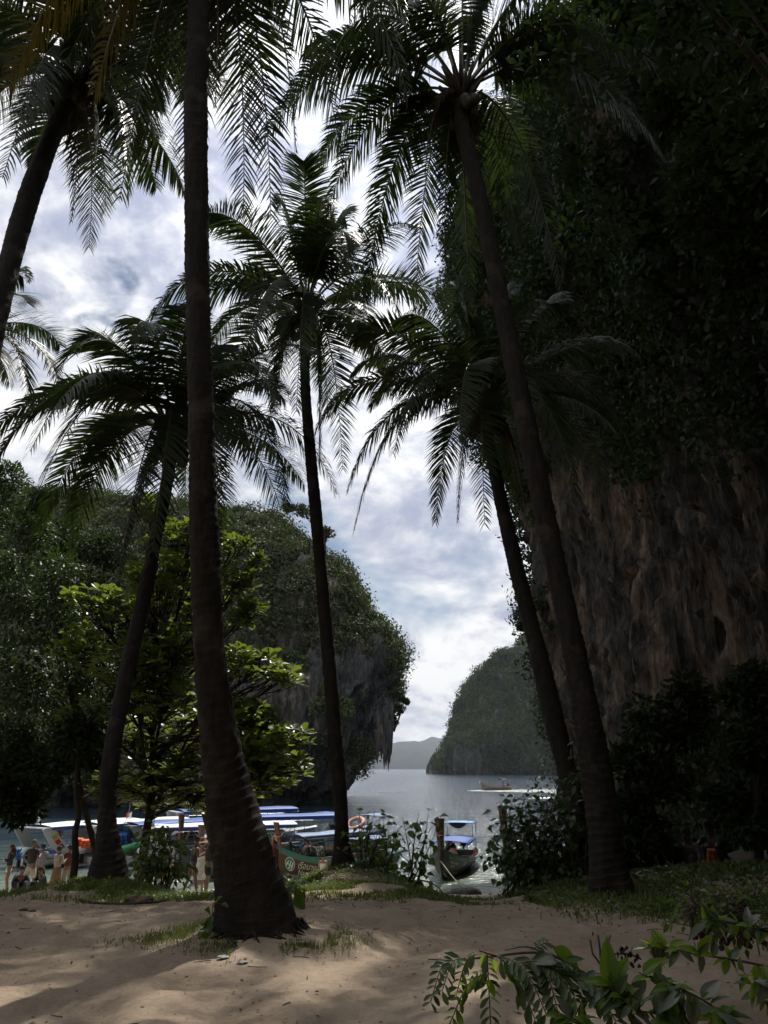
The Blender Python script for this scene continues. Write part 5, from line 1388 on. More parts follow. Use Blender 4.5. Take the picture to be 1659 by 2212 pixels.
    for k, (mt, ln) in enumerate(ribs):
        y = -.16 + .12 * k
        mb = MB(); mb.tube([(top.x + .16 * math.cos(a), .19 * math.sin(a), top.z + .02 * k + .03 * math.sin(3 * a)) for a in np.linspace(0, 6.28, 14)], .035, 6); mb.build('ribbon', M[mt], root, True)
        ribbon(root, [top + Vector((.16, y, 0)), top + Vector((.24, y - .02, -ln * .4)), top + Vector((.17, y - .04, -ln))], .10, mt)
    return root, f, cen, rz
def wpos(u, v, Y): return at(u, v, Y)

# ---- the big red-brown boat beached beside the slender palm
bow = at(600, 1880, 32.0); stern = at(815, 1870, 37.0)
LB = 'long tailed wooden boats moored off the beach'
boat1, f1, c1, rz1 = longtail('red brown long tailed boat with teal band and cream writing, behind the slender palm', bow, stern, L=9.0, B=2.2, D=1.45, hullm='red_hull', band='teal', prow_h=1.55, prow_w=.34,
    ribs=(('yellow', 1.35), ('red', 1.1)), group=LB, cans=((-4.2, -1.2, 2.0, 2.15, 'slatecan', dict(poles=2, slope=-.02)),))
side = 1 if (Matrix.Rotation(rz1, 3, 'Z') @ Vector((0, 1, 0))).y < 0 else -1
fl = -1
text_on_hull('เรือนางแอ', f1, .895, .58, .46, boat1, 'lettering', side, 12.15, fl, 0.0, .66)
text_on_hull('Nang An', f1, .887, .36, .42, boat1, 'lettering', side, 12.15, fl, 0.0, .66)
text_on_hull('----\n-----', f1, .93, .24, .16, boat1, 'lettering', side, 9.0, fl, 0.0, .7) if False else None
def disc_on_hull(f, s0, t0, r, parent, mat, side, L, D_, off, name, inner=0.0, shape=None):
    mb = MB(); pts = []
    def P(x, y):
        s = s0 - x / L; t = t0 + y / D_
        p = f(s, t, side); e1 = f(s + .01, t, side) - f(s - .01, t, side); e2 = f(s, t + .02, side) - f(s, t - .02, side); n = e1.cross(e2).normalized(); n = n if n.y * side > 0 else -n
        return p + n * off
    if shape: mb.add([P(x, y) for x, y in shape], [tuple(range(len(shape)))])
    else:
        n = 24
        ro = [P(r * math.cos(a), r * math.sin(a)) for a in np.linspace(0, 2 * math.pi, n, endpoint=False)]
        ri = [P(inner * r * math.cos(a), inner * r * math.sin(a)) for a in np.linspace(0, 2 * math.pi, n, endpoint=False)]
        mb.grid([ro, ri], close=True)
    return mb.build(name, M[mat], parent)
disc_on_hull(f1, .94, .62, .30, boat1, 'logo_green', side, 12.15, 1.45, .02, 'emblem', 0.0)
disc_on_hull(f1, .94, .62, .32, boat1, 'lettering', side, 12.15, 1.45, .026, 'emblem_ring', .90)
for sh in ([(-.22, -.1), (-.12, .12), (-.07, .12), (-.17, -.13)], [(-.06, -.2), (.02, .16), (.07, .15), (.0, -.24)], [(.07, -.2), (.14, .14), (.19, .1), (.13, -.22)], [(-.2, .02), (.18, -.05), (.18, -.09), (-.2, -.02)]):
    disc_on_hull(f1, .94, .62, 1, boat1, 'lettering', side, 12.15, 1.45, .03, 'emblem_stroke', shape=[(x * 1.12, y * 1.12) for x, y in sh])
# neighbour with red interior and long light-blue canopy
longtail('long tailed boat with a long blue awning lying beyond the red brown one', at(568, 1865, 37.5), at(760, 1858, 42), L=9.5, B=2.0, D=1.25, hullm='red_hull', band='greyband', prow_h=.7, group=LB, engine=False,
    cans=((-3.9, 3.4, 2.1, 1.95, 'slatecan', dict(poles=4, arch=.16)),), ribs=(('red', .5),))
# small blue biminis behind
longtail('long tailed boat showing two small tilted blue awnings behind the red brown boat', at(600, 1850, 41), at(705, 1840, 47), L=9.5, B=1.9, D=1.2, hullm='dark_hull', band='greyband', prow_h=1.0, group=LB,
    cans=((-4.6, -2.3, 1.9, 2.9, 'bluecan', dict(poles=2, slope=.04, polemat='bluepole')), (-.8, 1.5, 1.9, 2.75, 'skycan', dict(poles=2, slope=.05, polemat='bluepole'))))
b5, f5, c5, rz5 = longtail('long tailed boat whose slate awning carries a faded life ring, right of the slender palm', at(742, 1870, 42), at(820, 1835, 48), L=8.5, B=1.9, D=1.2, hullm='dark_hull', band='teal', prow_h=.9, group=LB,
    cans=((-4.0, -1.0, 2.1, 2.75, 'slatecan', dict(poles=2, polemat='bluepole')), (-.3, 2.6, 2.0, 1.9, 'slatecan', dict(poles=2))))
q = at(768, 1779, 44.0)
mb = MB(); n = 22
rows = []
for i in range(n):
    a = 2 * math.pi * i / n; c_ = Vector((math.cos(a) * .46, math.sin(a) * .46, 0)); o_ = c_.normalized()
    rows.append([c_ + o_ * .11 * math.cos(b_) + Vector((0, 0, .11 * math.sin(b_))) for b_ in np.linspace(0, 2 * math.pi, 8, endpoint=False)])
rows.append(rows[0]); mb.grid(rows, close=True)
o = mb.build('life_ring', M['ring'], None, True); o.location = q; o.rotation_euler = (R(28), R(-18), 0); tag(o, 'faded pink life ring lying on a slate blue boat awning', 'life ring')

# ---- the grey-brown boat moored bow-on in the channel
bow = at(953, 1880, 33.0); stern = at(1012, 1850, 41.5)
boat2, f2, c2, rz2 = longtail('dark olive long tailed boat moored bow on in the open channel, roped to the sand', bow, stern, L=9.0, B=2.45, D=1.32, hullm='dark_hull', band='greyband', postm='wood_dk', prow_h=1.9, prow_w=.60, engine=True, group=LB,
    cans=((-4.4, -2.2, 2.3, 3.0, 'skycan', dict(poles=2, polemat='bluepole', arch=.04, drop=.06)), (-1.8, 2.6, 2.7, 2.0, 'bluecan', dict(poles=2, polemat='bluepole', arch=.16))), ribs=(('rope', .5), ('pink', .55)))
side2 = 1 if (Matrix.Rotation(rz2, 3, 'Z') @ Vector((0, 1, 0))).x > 0 else -1
text_on_hull('อรดา', f2, .94, .80, .17, boat2, 'lettering', side2, 12.15, -1, 0, .62)
text_on_hull('อารีนา Sriton', f2, .93, .66, .24, boat2, 'lettering', side2, 12.15, -1, 0, .62)
text_on_hull('ล่องเรือ', f2, .915, .54, .17, boat2, 'lettering', side2, 12.15, -1, 0, .62)
text_on_hull('เสาร์', f2, .76, .66, .44, boat2, 'lettering', side2, 12.15, -1, 0, .62)
text_on_hull('สมุทรสงคราม', f2, .86, .32, .17, boat2, 'lettering', side2, 12.15, -1, 0, .62)
for x_, y_ in ((-2.3, -.8), (-2.3, .8), (-3.1, 0)):
    mb = MB(); mb.tube([(x_, y_, 3.05), (x_, y_ * 1.02, 3.85)], .018, 5); mb.build('aerial', M['bluepole'], boat2)
mb = MB(); rows = []
for i in range(7):
    t = i / 6; rows.append([Vector((-2.3, (j / 8 - .5) * 1.5, 3.02 - .42 * t * (1 - (2 * j / 8 - 1) ** 2))) for j in range(9)])
mb.grid(rows); mb.build('bundled_cloth', M['black'], boat2)
rp = Matrix.Rotation(rz2, 4, 'Z'); w0 = Vector(c2) + (rp @ Vector((3.8, 0, 1.0))); w0.z = .75
w1 = at(1012, 1907, 30.6); w1.z = float(gz(w1.x, w1.y)) + .03
mb = MB(); mb.tube([tuple(q) for q in catmull([tuple(w0), tuple(w0.lerp(w1, .5) + Vector((0, 0, -.12))), tuple(w1)], 14)], .022, 5)
o = mb.build('mooring_rope', M['rope']); tag(o, 'pale mooring rope running from the olive boat down to the sand', 'rope')
# ---- boat hidden by the bush
longtail('long tailed boat showing only its dark prow post above the leafy bush', at(1092, 1835, 33.0), at(1190, 1830, 41), L=9.0, B=2.0, D=1.35, hullm='dark_hull', band='greyband', postm='wood_dk', prow_h=2.6, prow_w=.5, ribs=(('red', .9),), group=LB, engine=True, cans=())
# ---- boat under way far out, with its wake
far_bow = at(1040, 1707, 160)
bF, fF, cF, rzF = longtail('small long tailed boat motoring left far out, trailing white wake', far_bow, far_bow + Vector((9, 7, 0)), sc=.75, L=8.5, B=2.0, D=1.4, hullm='dark_hull', band='wood', prow_h=1.1, ribs=(('flagwhite', .6),),
    cans=((-3.6, -1.9, 1.8, 2.9, 'black', dict(poles=2, polemat='black')),), engine=True)
pts = []
a0 = cF + Vector((0, 0, 0))
for k in range(2600):
    t = RNG.random() ** 1.5; x = a0.x - 5.5 + t * 30; w = .5 + t * 5.0
    pts.append((x, a0.y - 3 - 6 * t + RNG.normal() * w * 2.4, .05))
for k in range(500):
    t = RNG.random(); pts.append((a0.x - 6.5 + t * 7, a0.y - 3.4 + RNG.normal() * .5 + t * 1.5, .06))
foam_flecks('wake', pts, 1.5, kind='stuff')
pts = [(at(825, 1709, 150).x + RNG.normal() * 1.6, 150 + RNG.normal() * .6, .05) for _ in range(60)]
foam_flecks('wake', pts, 1.0, kind='stuff')

# ---- white speedboats, sterns to the beach
def speedboat(label, stern, rz, L=11, B=2.9, top='whitecan', edge='bluecan', hullm='white', eng=2, arch='white', z=2.35, ladder=False, group='speedboats moored stern to the beach', flags=False, canlen=.62, stripe=None, name='speedboat', sc=.66):
    d = Vector((math.cos(rz), math.sin(rz), 0)); L = L * 1.2; B = B * 1.2; cen = Vector((stern[0], stern[1], 0)) + d * L * sc / 2
    root = empty(name, (cen.x, cen.y, 0), rz, label, 'boat', group); root.scale = (sc, sc, sc)
    f = hull_fn('speed', L, B, 1.35)
    shell('hull', f, 0, .80, M[hullm], root, transom=True); shell('rub_strake', f, .80, .86, M['blue'], root, .006); shell('topside', f, .86, 1.0, M[hullm], root, .003)
    inner = lambda s, t, sd: Vector((f(s, t, sd).x, f(s, t, sd).y * .94, f(s, t, sd).z + .01))
    shell('inner_lining', inner, .45, 1.0, M['white'], root)
    mb = MB(); mb.grid([[f(i / 20, .45, 1), f(i / 20, .45, -1)] for i in range(0, 20)]); mb.build('cockpit_floor', M['grey_hull'], root)
    gunwale(f, M['white'], root, .12, .06)
    mb = MB(); mb.grid([[f(s, 1.0, 1), Vector((f(s, 1, 1).x, 0, f(s, 1, 1).z + .12)), f(s, 1.0, -1)] for s in np.linspace(.72, .995, 8)]); mb.build('foredeck', M['white'], root, True)
    xs0 = -L / 2
    # windscreen
    mb = MB(); xw = xs0 + L * .70; zz2 = f(.7, 1).z
    mb.grid([[Vector((xw + .7 - abs(y) * .5, y * B * .42, zz2)), Vector((xw - abs(y) * .5, y * B * .38, zz2 + .8))] for y in (-1, -.6, -.2, .2, .6, 1)]); mb.build('windscreen', M['glass'], root)
    # stern arch: two swept side panels with windows
    for sd in (-1, 1):
        y = sd * B * .46
        prof = [(xs0 + .35, .95), (xs0 + 1.5, .95), (xs0 + .95, 1.5), (xs0 - .15, z - .12), (xs0 - .95, z + .02), (xs0 - .55, z - .25), (xs0 + .15, 1.5)]
        prof = [(xs0 + 1.9, .95), (xs0 + .9, .95), (xs0 + .35, 1.35), (xs0 - .1, 1.9), (xs0 - .55, z - .06), (xs0 - .35, z + .06), (xs0 + .35, z + .04)]
        mb = MB(); a = [Vector((x, y, q)) for x, q in prof]; b_ = [Vector((x, y - sd * .07, q)) for x, q in prof]
        n = len(prof); mb.add(a + b_, [tuple(range(n)), tuple(reversed(range(n, 2 * n)))] + [(i, (i + 1) % n, n + (i + 1) % n, n + i) for i in range(n)])
        ar = mb.build('stern_arch', M[arch], root)
        if stripe:
            for k, mt in enumerate(stripe):
                t0 = .18 + .24 * k; P_ = lambda t, e: Vector((xs0 + .30 + 1.28 * t + e * -.28, y + sd * .008, z - .12 - (z - 1.2) * t - e * .12))
                m2 = MB(); m2.add([P_(t0, 0), P_(t0 + .2, 0), P_(t0 + .2, 1.2), P_(t0, 1.2)], [(0, 1, 2, 3)]); m2.build('coloured_panel', M[mt], ar)
    mb = MB(); mb.box((xs0 - .1, 0, z + .02), (.5, B * .95, .07)); mb.build('arch_top', M[arch], root)
    x1 = xs0 + L * canlen
    canopy(root, xs0 + .1, x1, B * .98, z + .10, top, arch=.14, poles=0, drop=.02)
    for sd in (-1, 1):
        mb = MB(); mb.grid([[Vector((xs0 + .1 + (x1 - xs0 - .1) * i / 10, sd * B * .492, z + .09)), Vector((xs0 + .1 + (x1 - xs0 - .1) * i / 10, sd * B * .497, z - .10 + .03 * math.sin(i * 2.2)))] for i in range(11)]); mb.build('canopy_edge', M[edge], root)
        # lattice girder and struts
        mb = MB(); ya = sd * B * .47; n = 12
        mb.tube([(xs0 + .3, ya, z - .12), (x1, ya, z - .12)], .018, 5); mb.tube([(xs0 + .6, ya, z - .42), (x1, ya, z - .42)], .018, 5)
        for k in range(n):
            xa = xs0 + .6 + (x1 - xs0 - .6) * k / n; xb = xs0 + .6 + (x1 - xs0 - .6) * (k + .5) / n; xc = xs0 + .6 + (x1 - xs0 - .6) * (k + 1) / n
            mb.tube([(xa, ya, z - .42), (xb, ya, z - .12), (xc, ya, z - .42)], .011, 4)
        mb.build('girder', M['metal'], root)
        for xx in (xs0 + 2.4, xs0 + 4.6, x1 - .15):
            mb = MB(); mb.tube([(xx - .8, ya, f(.3, 1).z), (xx, ya, z - .42)], .028, 6); mb.build('strut', M['metal'], root)
    for k in range(4):
        mb = MB(); mb.box((xs0 + 1.6 + k * 1.0, 0, .75), (.45, B * .7, .38)); mb.build('seat', M['white' if k % 2 else 'blue'], root)
    for k in range(eng):
        y = (k - (eng - 1) / 2) * .72; mb = MB()
        rows = []
        for zc, hx, hy in ((.78, .2, .17), (.9, .34, .25), (1.1, .38, .27), (1.25, .33, .24), (1.33, .2, .15)):
            rows.append([Vector((xs0 - .42 + hx * math.cos(a) , y + hy * math.sin(a), zc)) for a in np.linspace(0, 2 * math.pi, 10, endpoint=False)])
        mb.grid(rows, close=True); mb.f.append(tuple(len(mb.v) - 10 + i for i in range(10)))
        e = mb.build('outboard_motor', M['white'], root, True)
        m2 = MB(); m2.box((xs0 - .38, y, .35), (.22, .16, .9)); m2.box((xs0 - .40, y, -.15), (.5, .09, .2)); m2.build('motor_leg', M['black'], e)
    if ladder:
        mb = MB(); 
        for sd in (-.35, .35): mb.tube([(xs0 - .9, sd + .9, -.2), (xs0 - .85, sd + .9, 1.15), (xs0 - .2, sd + .9, 1.2)], .024, 6)
        for k in range(5): mb.tube([(xs0 - .88, .55, -.05 + .27 * k), (xs0 - .88, 1.25, -.05 + .27 * k)], .02, 6)
        mb.build('ladder', M['metal'], root)
        mb = MB(); mb.box((xs0 - .75, 0, .12), (.9, B * .9, .07)); mb.build('swim_platform', M['metal'], root)
    if flags:
        for k, (y, m_) in enumerate(((-.3, 'flagwhite'), (.1, 'flagred'))):
            mb = MB(); mb.tube([(xs0 + .2, y, z + .1), (xs0 + .2, y, z + 1.0 + k * .6)], .014, 5); mb.build('mast', M['metal'], root)
            mb = MB(); mb.grid([[Vector((xs0 + .2 - .01 * i, y + .10 * i, z + .95 - .05 * i)), Vector((xs0 + .2, y + .10 * i, z + .6 - .09 * i))] for i in range(4)]); mb.build('flag', M[m_], root)
    return root, f
def stern_at(u, Y): q = at(u, 1880, Y); return (q.x, q.y)
s1, fs1 = speedboat('white speedboat with yellow, red and black arch panels and a white roof, farthest left', stern_at(62, 37.5), R(58), L=11.5, B=3.1, stripe=('yellow', 'red', 'black'), flags=True, z=2.55, eng=3)
s2, fs2 = speedboat('white speedboat with a stern ladder hung with orange life jackets, left of the leaning palm', stern_at(178, 38.5), R(52), L=11, B=2.9, top='whitecan', ladder=True, z=2.6, eng=2)
s3, fs3 = speedboat('speedboat with a dark blue roof just right of the left mound palm', stern_at(262, 39), R(48), L=11, B=2.9, top='bluecan', hullm='white', z=2.55, flags=True, eng=2, arch='grey_hull')
s4, fs4 = speedboat('grey hulled speedboat numbered 16 with a blue and white roof', stern_at(318, 37), R(20), L=10.5, B=2.8, top='whitecan', hullm='grey_hull', z=2.6, eng=2, arch='white', canlen=.8)
text_on_hull('216', fs4, .12, .50, .52, s4, 'black_letter', -1, 10.5, 1, 0, .66)
s5, fs5 = speedboat('speedboat roofed in deep blue seen past the right side of the near trunk', stern_at(480, 43), R(22), L=11.5, B=2.9, top='bluecan', edge='bluecan', z=2.7, eng=2, canlen=.7)
s6, fs6 = speedboat('blue roofed speedboat lying behind the one numbered 16', stern_at(372, 45), R(30), L=11, B=2.9, top='bluecan', edge='bluecan', z=3.0, eng=2, canlen=.8)
q = at(1188, 1750, 84); s7, fs7 = speedboat('distant white motor boat glimpsed through the top of the bank bush', (q.x - 2, q.y), R(8), L=7, B=2.2, top='whitecan', edge='whitecan', z=1.9, eng=1, group=None, name='motor_boat', canlen=.5)
# life jackets hung on the ladder
def blob_cloth(name, label, c_, sc, mat, cat, rz=0, group=None):
    mb = MB()
    for k in range(3): mb.box((0, 0, sc[2] * (k - 1) * .34), (sc[0] * (1 - .08 * abs(k - 1)), sc[1], sc[2] * .30))
    mb.box((0, -sc[1] * .6, 0), (sc[0] * .15, sc[1] * .3, sc[2]))
    o = mb.build(name, M[mat]); o.location = c_; o.rotation_euler = (R(20), 0, rz)
    bv = o.modifiers.new('round', 'BEVEL'); bv.width = .03; bv.segments = 2
    tag(o, label, cat, group); return o
for k, (u, v, lb) in enumerate(((171, 1819, 'orange life jacket hanging left on the speedboat ladder'), (185, 1822, 'orange life jacket hanging right on the speedboat ladder'))):
    blob_cloth('life_jacket', lb, at(u, v, 37.4 - .3 * k), (.42, .2, .36), 'orange', 'life jacket', .4 * k)
blob_cloth('water_canister', 'blue plastic canister hanging by the stern of the leftmost speedboat', at(40, 1844, 36.2), (.24, .2, .5), 'blue', 'canister')
blob_cloth('water_canister', 'dark blue barrel standing in the dark roofed speedboat by the left mound palm', at(268, 1818, 38.8), (.5, .5, .9), 'blue', 'canister')
mb = MB(); mb.tube([(-1.3, 0, 0), (-1.0, 0, .03), (0, 0, 0), (1.0, 0, .03), (1.3, 0, 0)], [.03, .16, .2, .16, .03], 10)
o = mb.build('paddle_board', M['green'], None, True); o.location = at(281, 1832, 38.0); o.rotation_euler = (0, R(-14), R(35)); tag(o, 'green inflatable board lying across a speedboat stern', 'board')
# ================================================================ PEOPLE
SK = {}
def skin(col):
    k = 'skin%.2f' % col[0]
    if k not in SK: SK[k] = plain(k.replace('.', '_'), col, .5, var=.05)
    return SK[k]
CL = {}
def cloth(name, col, rough=.85):
    if name not in CL: CL[name] = plain('cloth_' + name, col, rough, var=.12, scale=10)
    return CL[name]
def skin_mesh(name, nodes, edges, mat, parent, root_i=0, sub=1):
    me = bpy.data.meshes.new(name); me.from_pydata([n[0] for n in nodes], edges, [])
    o = link_mesh(name, me, mat, parent)
    sk = o.modifiers.new('skin', 'SKIN'); sk.use_smooth_shade = True
    for i, n in enumerate(nodes):
        r = n[1] if isinstance(n[1], tuple) else (n[1], n[1]); me.skin_vertices[0].data[i].radius = r
    me.skin_vertices[0].data[root_i].use_root = True
    ss = o.modifiers.new('sub', 'SUBSURF'); ss.levels = sub; ss.render_levels = sub
    return o
def person(label, loc, rz, H=1.65, pose='stand', skinc=(.17, .095, .06), top=None, bottom=None, hair=(.02, .015, .012), hairlen='short', arms=('down', 'down'), lean=0.0, hat=None, dress=None, group=None, cap=None, legs='apart', apron=None):  # default skin tone darkened to imitate tree shade
    """front of the figure is local -Y"""
    root = empty('person', tuple(loc), rz, label, 'person', group); k = H / 1.7 * (.78 if loc[1] > 31 else .95 if loc[1] > 25 else 1.0)
    hipz = .90 if pose == 'stand' else (.24 if pose == 'squat' else .14)
    hip = Vector((0, 0, hipz)); ln = math.sin(lean); cs_ = math.cos(lean)
    up = lambda h, x=0, y=0: hip + Vector((x, y - ln * h, cs_ * h))
    nodes = []; edges = []
    def add(p, r, par=None):
        nodes.append((tuple(Vector(p) * k), (r[0] * k, r[1] * k) if isinstance(r, tuple) else r * k))
        if par is not None: edges.append((par, len(nodes) - 1))
        return len(nodes) - 1
    pel = add(hip, (.155, .105)); wst = add(up(.18), (.125, .09), pel); chs = add(up(.38), (.155, .10), wst); shl = add(up(.50), (.12, .08), chs); nck = add(up(.575), .052, shl)
    hd = up(.68); jaw = add(up(.63, 0, -.012), (.062, .07), nck); hc = add(up(.72, 0, -.005), (.078, .095), jaw); ht = add(up(.80), (.052, .065), hc)
    J = {}
    for sx, mode in zip((-1, 1), arms):
        sh = up(.49, sx * .17); s_ = add(sh, .058, chs)
        if mode == 'down': el = sh + Vector((sx * .05, .02, -.27)); wr = el + Vector((sx * .01, -.05, -.25))
        elif mode == 'bent': el = sh + Vector((sx * .06, -.03, -.26)); wr = el + Vector((-sx * .10, -.20, .10))
        elif mode == 'fold': el = sh + Vector((sx * .06, -.06, -.25)); wr = el + Vector((-sx * .24, -.14, .02))
        elif mode == 'up': el = sh + Vector((sx * .22, -.05, .02)); wr = el + Vector((sx * .14, -.06, .21))
        elif mode == 'fwd': el = sh + Vector((sx * .05, -.20, -.16)); wr = el + Vector((sx * .02, -.24, .04))
        elif mode == 'hip': el = sh + Vector((sx * .17, .05, -.24)); wr = el + Vector((-sx * .13, -.08, -.16))
        else: el = sh + Vector((sx * .08, -.16, -.20)); wr = el + Vector((-sx * .04, -.18, -.14))
        e_ = add(el, .040, s_); w_ = add(wr, .028, e_); d = (wr - el).normalized()
        pm = add(wr + d * .05, (.036, .018), w_); J[sx] = (sh, el, wr)
        for q in range(4): 
            off = Vector((0, .016 * (q - 1.5), 0)) if abs(d.y) < .7 else Vector((.016 * (q - 1.5), 0, 0)); add(wr + d * (.115 + .012 * (q in (1, 2))) + off * 1.25 + Vector((0, -.012, -.01)), .0085, pm)
        add(wr + d * .055 + Vector((-sx * .012, -.035, 0)), .010, pm)
    for sx in (-1, 1):
        hp = hip + Vector((sx * .09, 0, -.04)); h_ = add(hp, .088, pel)
        if pose == 'stand':
            dx = .07 if legs == 'apart' else .015; fy = sx * (.0 if legs != 'stride' else .20)
            kn = Vector((sx * (.09 + dx * .4), -.02 + fy * .4, .49)); an = Vector((sx * (.09 + dx * .8), .02 + fy, .09))
        elif pose == 'squat': kn = hip + Vector((sx * .18, -.34, .26)); an = Vector((sx * .15, -.14, .08))
        else: kn = Vector((sx * .15, -.38, .46)); an = Vector((sx * .12, -.62, .08))
        m_ = add(hp.lerp(kn, .5), .074, h_); k_ = add(kn, .054, m_); c_ = add(kn.lerp(an, .35) + Vector((0, .02, 0)), .052, k_); a_ = add(an, .034, c_)
        hl = add(an + Vector((0, .02, -.045)), .034, a_); add(an + Vector((sx * .02, -.15, -.06)), (.036, .022), hl); J[('l', sx)] = (hp, kn, an)
    body = skin_mesh('body', nodes, edges, skin(skinc), root, 0, 1)
    # face, ears
    mb = MB(); hcn = Vector(up(.72)) * k
    mb.ball(hcn + Vector((0, -.098, -.01)) * k, .014 * k, 6, 4); mb.ball(hcn + Vector((-.082, 0, 0)) * k, .02 * k, 6, 4, (.5, 1, 1.5)); mb.ball(hcn + Vector((.082, 0, 0)) * k, .02 * k, 6, 4, (.5, 1, 1.5)); mb.build('nose_and_ears', skin(skinc), body, True)
    mb = MB(); mb.ball(hcn + Vector((-.03, -.088, .015)) * k, .009 * k, 6, 4); mb.ball(hcn + Vector((.03, -.088, .015)) * k, .009 * k, 6, 4); mb.build('eye', M['black'], body, True)
    mb = MB(); mb.box(hcn + Vector((0, -.09, -.055)) * k, (.04 * k, .01 * k, .008 * k)); mb.build('mouth', cloth('lip', (.25, .06, .05)), body)
    # hair
    mb = MB(); c_ = hcn + Vector((0, .018, .03)) * k; mb.ball(c_, .1 * k, 12, 9, (.93, 1.02, 1.0))
    if hairlen == 'long':
        mb.tube([hcn + Vector((0, .05, .03)) * k, hcn + Vector((0, .085, -.12)) * k, hcn + Vector((0, .10 - ln * -.2, -.30)) * k, hcn + Vector((0, .09, -.42)) * k], [.085 * k, .10 * k, .085 * k, .03 * k], 8)
    if hairlen == 'bun': mb.ball(hcn + Vector((0, .07, .12)) * k, .05 * k, 8, 6)
    mb.build('hair', cloth('hair%.3f' % hair[0], hair), root, True)
    if cap:
        mb = MB(); mb.ball(hcn + Vector((0, .005, .05)) * k, .108 * k, 12, 8, (1, 1.05, .85)); mb.box(hcn + Vector((0, -.14, .05)) * k, (.13 * k, .12 * k, .012 * k)); mb.build('cap', cloth(*cap), root, True)
    if hat:
        mb = MB(); rows = []
        for r_, z_ in ((.30, .03), (.24, .045), (.12, .07), (.11, .14), (.07, .18), (.005, .19)): rows.append([hcn + Vector((r_ * math.cos(a), r_ * math.sin(a), z_ + .01 * math.sin(3 * a))) * k for a in np.linspace(0, 6.283, 18, endpoint=False)])
        mb.grid(rows, close=True); mb.build('straw_hat', cloth(*hat), root, True)
    def limb_nodes(defs, name, mat_):
        nn = []; ee = []
        for p, r, par in defs:
            nn.append((tuple(Vector(p) * k), (r[0] * k, r[1] * k) if isinstance(r, tuple) else r * k))
            if par is not None: ee.append((par, len(nn) - 1))
        return skin_mesh(name, nn, ee, mat_, root, 0, 1)
    if top:
        sl = top[2] if len(top) > 2 else 'short'
        defs = [(up(.02), (.175, .125), None), (up(.18), (.155, .115), 0), (up(.38), (.172, .118), 1), (up(.50), (.13, .09), 2)]
        if sl != 'none':
            for sx in (-1, 1):
                sh, el, wr = J[sx]; i0 = len(defs); defs.append((sh, .075, 2)); defs.append((sh.lerp(el, .62), .068, i0))
                if sl == 'long': defs.append((el, .056, i0 + 1)); defs.append((el.lerp(wr, .9), .045, i0 + 2))
        limb_nodes(defs, 'shirt', cloth(top[0], top[1]))
    if bottom:
        ln_ = bottom[2] if len(bottom) > 2 else .55
        defs = [(up(.06), (.165, .118), None), (hip, (.175, .128), 0)]
        for sx in (-1, 1):
            hp, kn, an = J[('l', sx)]; i0 = len(defs); defs.append((hp, .108, 1)); defs.append((hp.lerp(kn, min(1, ln_)), .094, i0))
            if ln_ > 1: defs.append((kn.lerp(an, .85), .062, i0 + 1))
        limb_nodes(defs, 'shorts' if ln_ <= 1 else 'trousers', cloth(bottom[0], bottom[1]))
    if dress:
        mb = MB(); rows = []; h0, h1 = dress[2]
        for t in np.linspace(0, 1, 12):
            h = h1 + (h0 - h1) * (1 - t) ; z_ = h0 + (h1 - h0) * t; rel = z_ - hipz
            w = float(np.interp(rel, [-.7, -.35, 0, .18, .38, .46], dress[3] if len(dress) > 3 else [.27, .22, .185, .14, .17, .165])); dy = float(np.interp(rel, [-.7, 0, .2, .4], [.24, .14, .105, .12]))
            rows.append([Vector((w * math.cos(a) * (1 + .05 * math.sin(9 * a) * (rel < 0)), dy * math.sin(a) - ln * max(0, rel), z_)) * k for a in np.linspace(0, 2 * math.pi, 28, endpoint=False)])
        mb.grid(rows, close=True); mb.build('dress', cloth(dress[0], dress[1]), root, True)
    return root
def foot_pt(u, v, Y): q = at(u, v, Y); q.z = max(float(gz(q.x, q.y)), -.6); return q
GL = None
W = (.55, .53, .48); K = (.012, .012, .014); NAVY = (.015, .018, .04); TAN = (.30, .21, .12)
# group at the left, skin and clothes darkened in colour for tree shade
person('woman with long dark hair in a black top and white shorts standing farthest left', foot_pt(14, 1912, 29), R(-60), 1.66, top=('black', K, 'long'), bottom=('white', W, .5), hairlen='long', arms=('fold', 'bent'), legs='together')
person('grey haired man in a dark shirt and white shorts with his back turned, left group', foot_pt(62, 1908, 28), R(165), 1.8, top=('charcoal', (.02, .02, .025)), bottom=('offwhite', (.42, .39, .33), .95), hair=(.10, .09, .08), arms=('bent', 'hip'), legs='stride')
person('person in a dark cap and pale shirt standing behind the grey haired man', foot_pt(84, 1900, 30.5), R(-160), 1.76, top=('paleblue', (.20, .22, .26)), bottom=('darkcloth', K, .9), arms=('bent', 'down'), cap=('navy', NAVY))
person('person in black sitting on the ground in front of the white shorts man', foot_pt(42, 1912, 26.5), R(30), 1.7, pose='sit', top=('black', K, 'long'), bottom=('darkcloth', K, 1.1), arms=('rest', 'rest'), lean=.3)
person('second person in black sitting hunched right of the grey haired man', foot_pt(98, 1909, 27), R(-40), 1.7, pose='sit', top=('black', K, 'long'), bottom=('darkcloth', K, 1.1), arms=('rest', 'rest'), lean=.35)
person('woman in a patterned wrap and pale cardigan with a dark cap, middle of left group', foot_pt(120, 1903, 29), R(150), 1.64, top=('cream', (.26, .22, .17), 'long'), cap=('blackcap', K), dress=('tanwrap', (.16, .10, .05), (.35, .95)), arms=('bent', 'bent'))
person('person in a rust and white loose outfit and cap standing beside the bent bare trunk', foot_pt(144, 1898, 29.5), R(-150), 1.7, top=('rust', (.10, .035, .02), 'long'), bottom=('mottled', (.30, .26, .22), 1.2), arms=('down', 'bent'), cap=('blackcap', K))
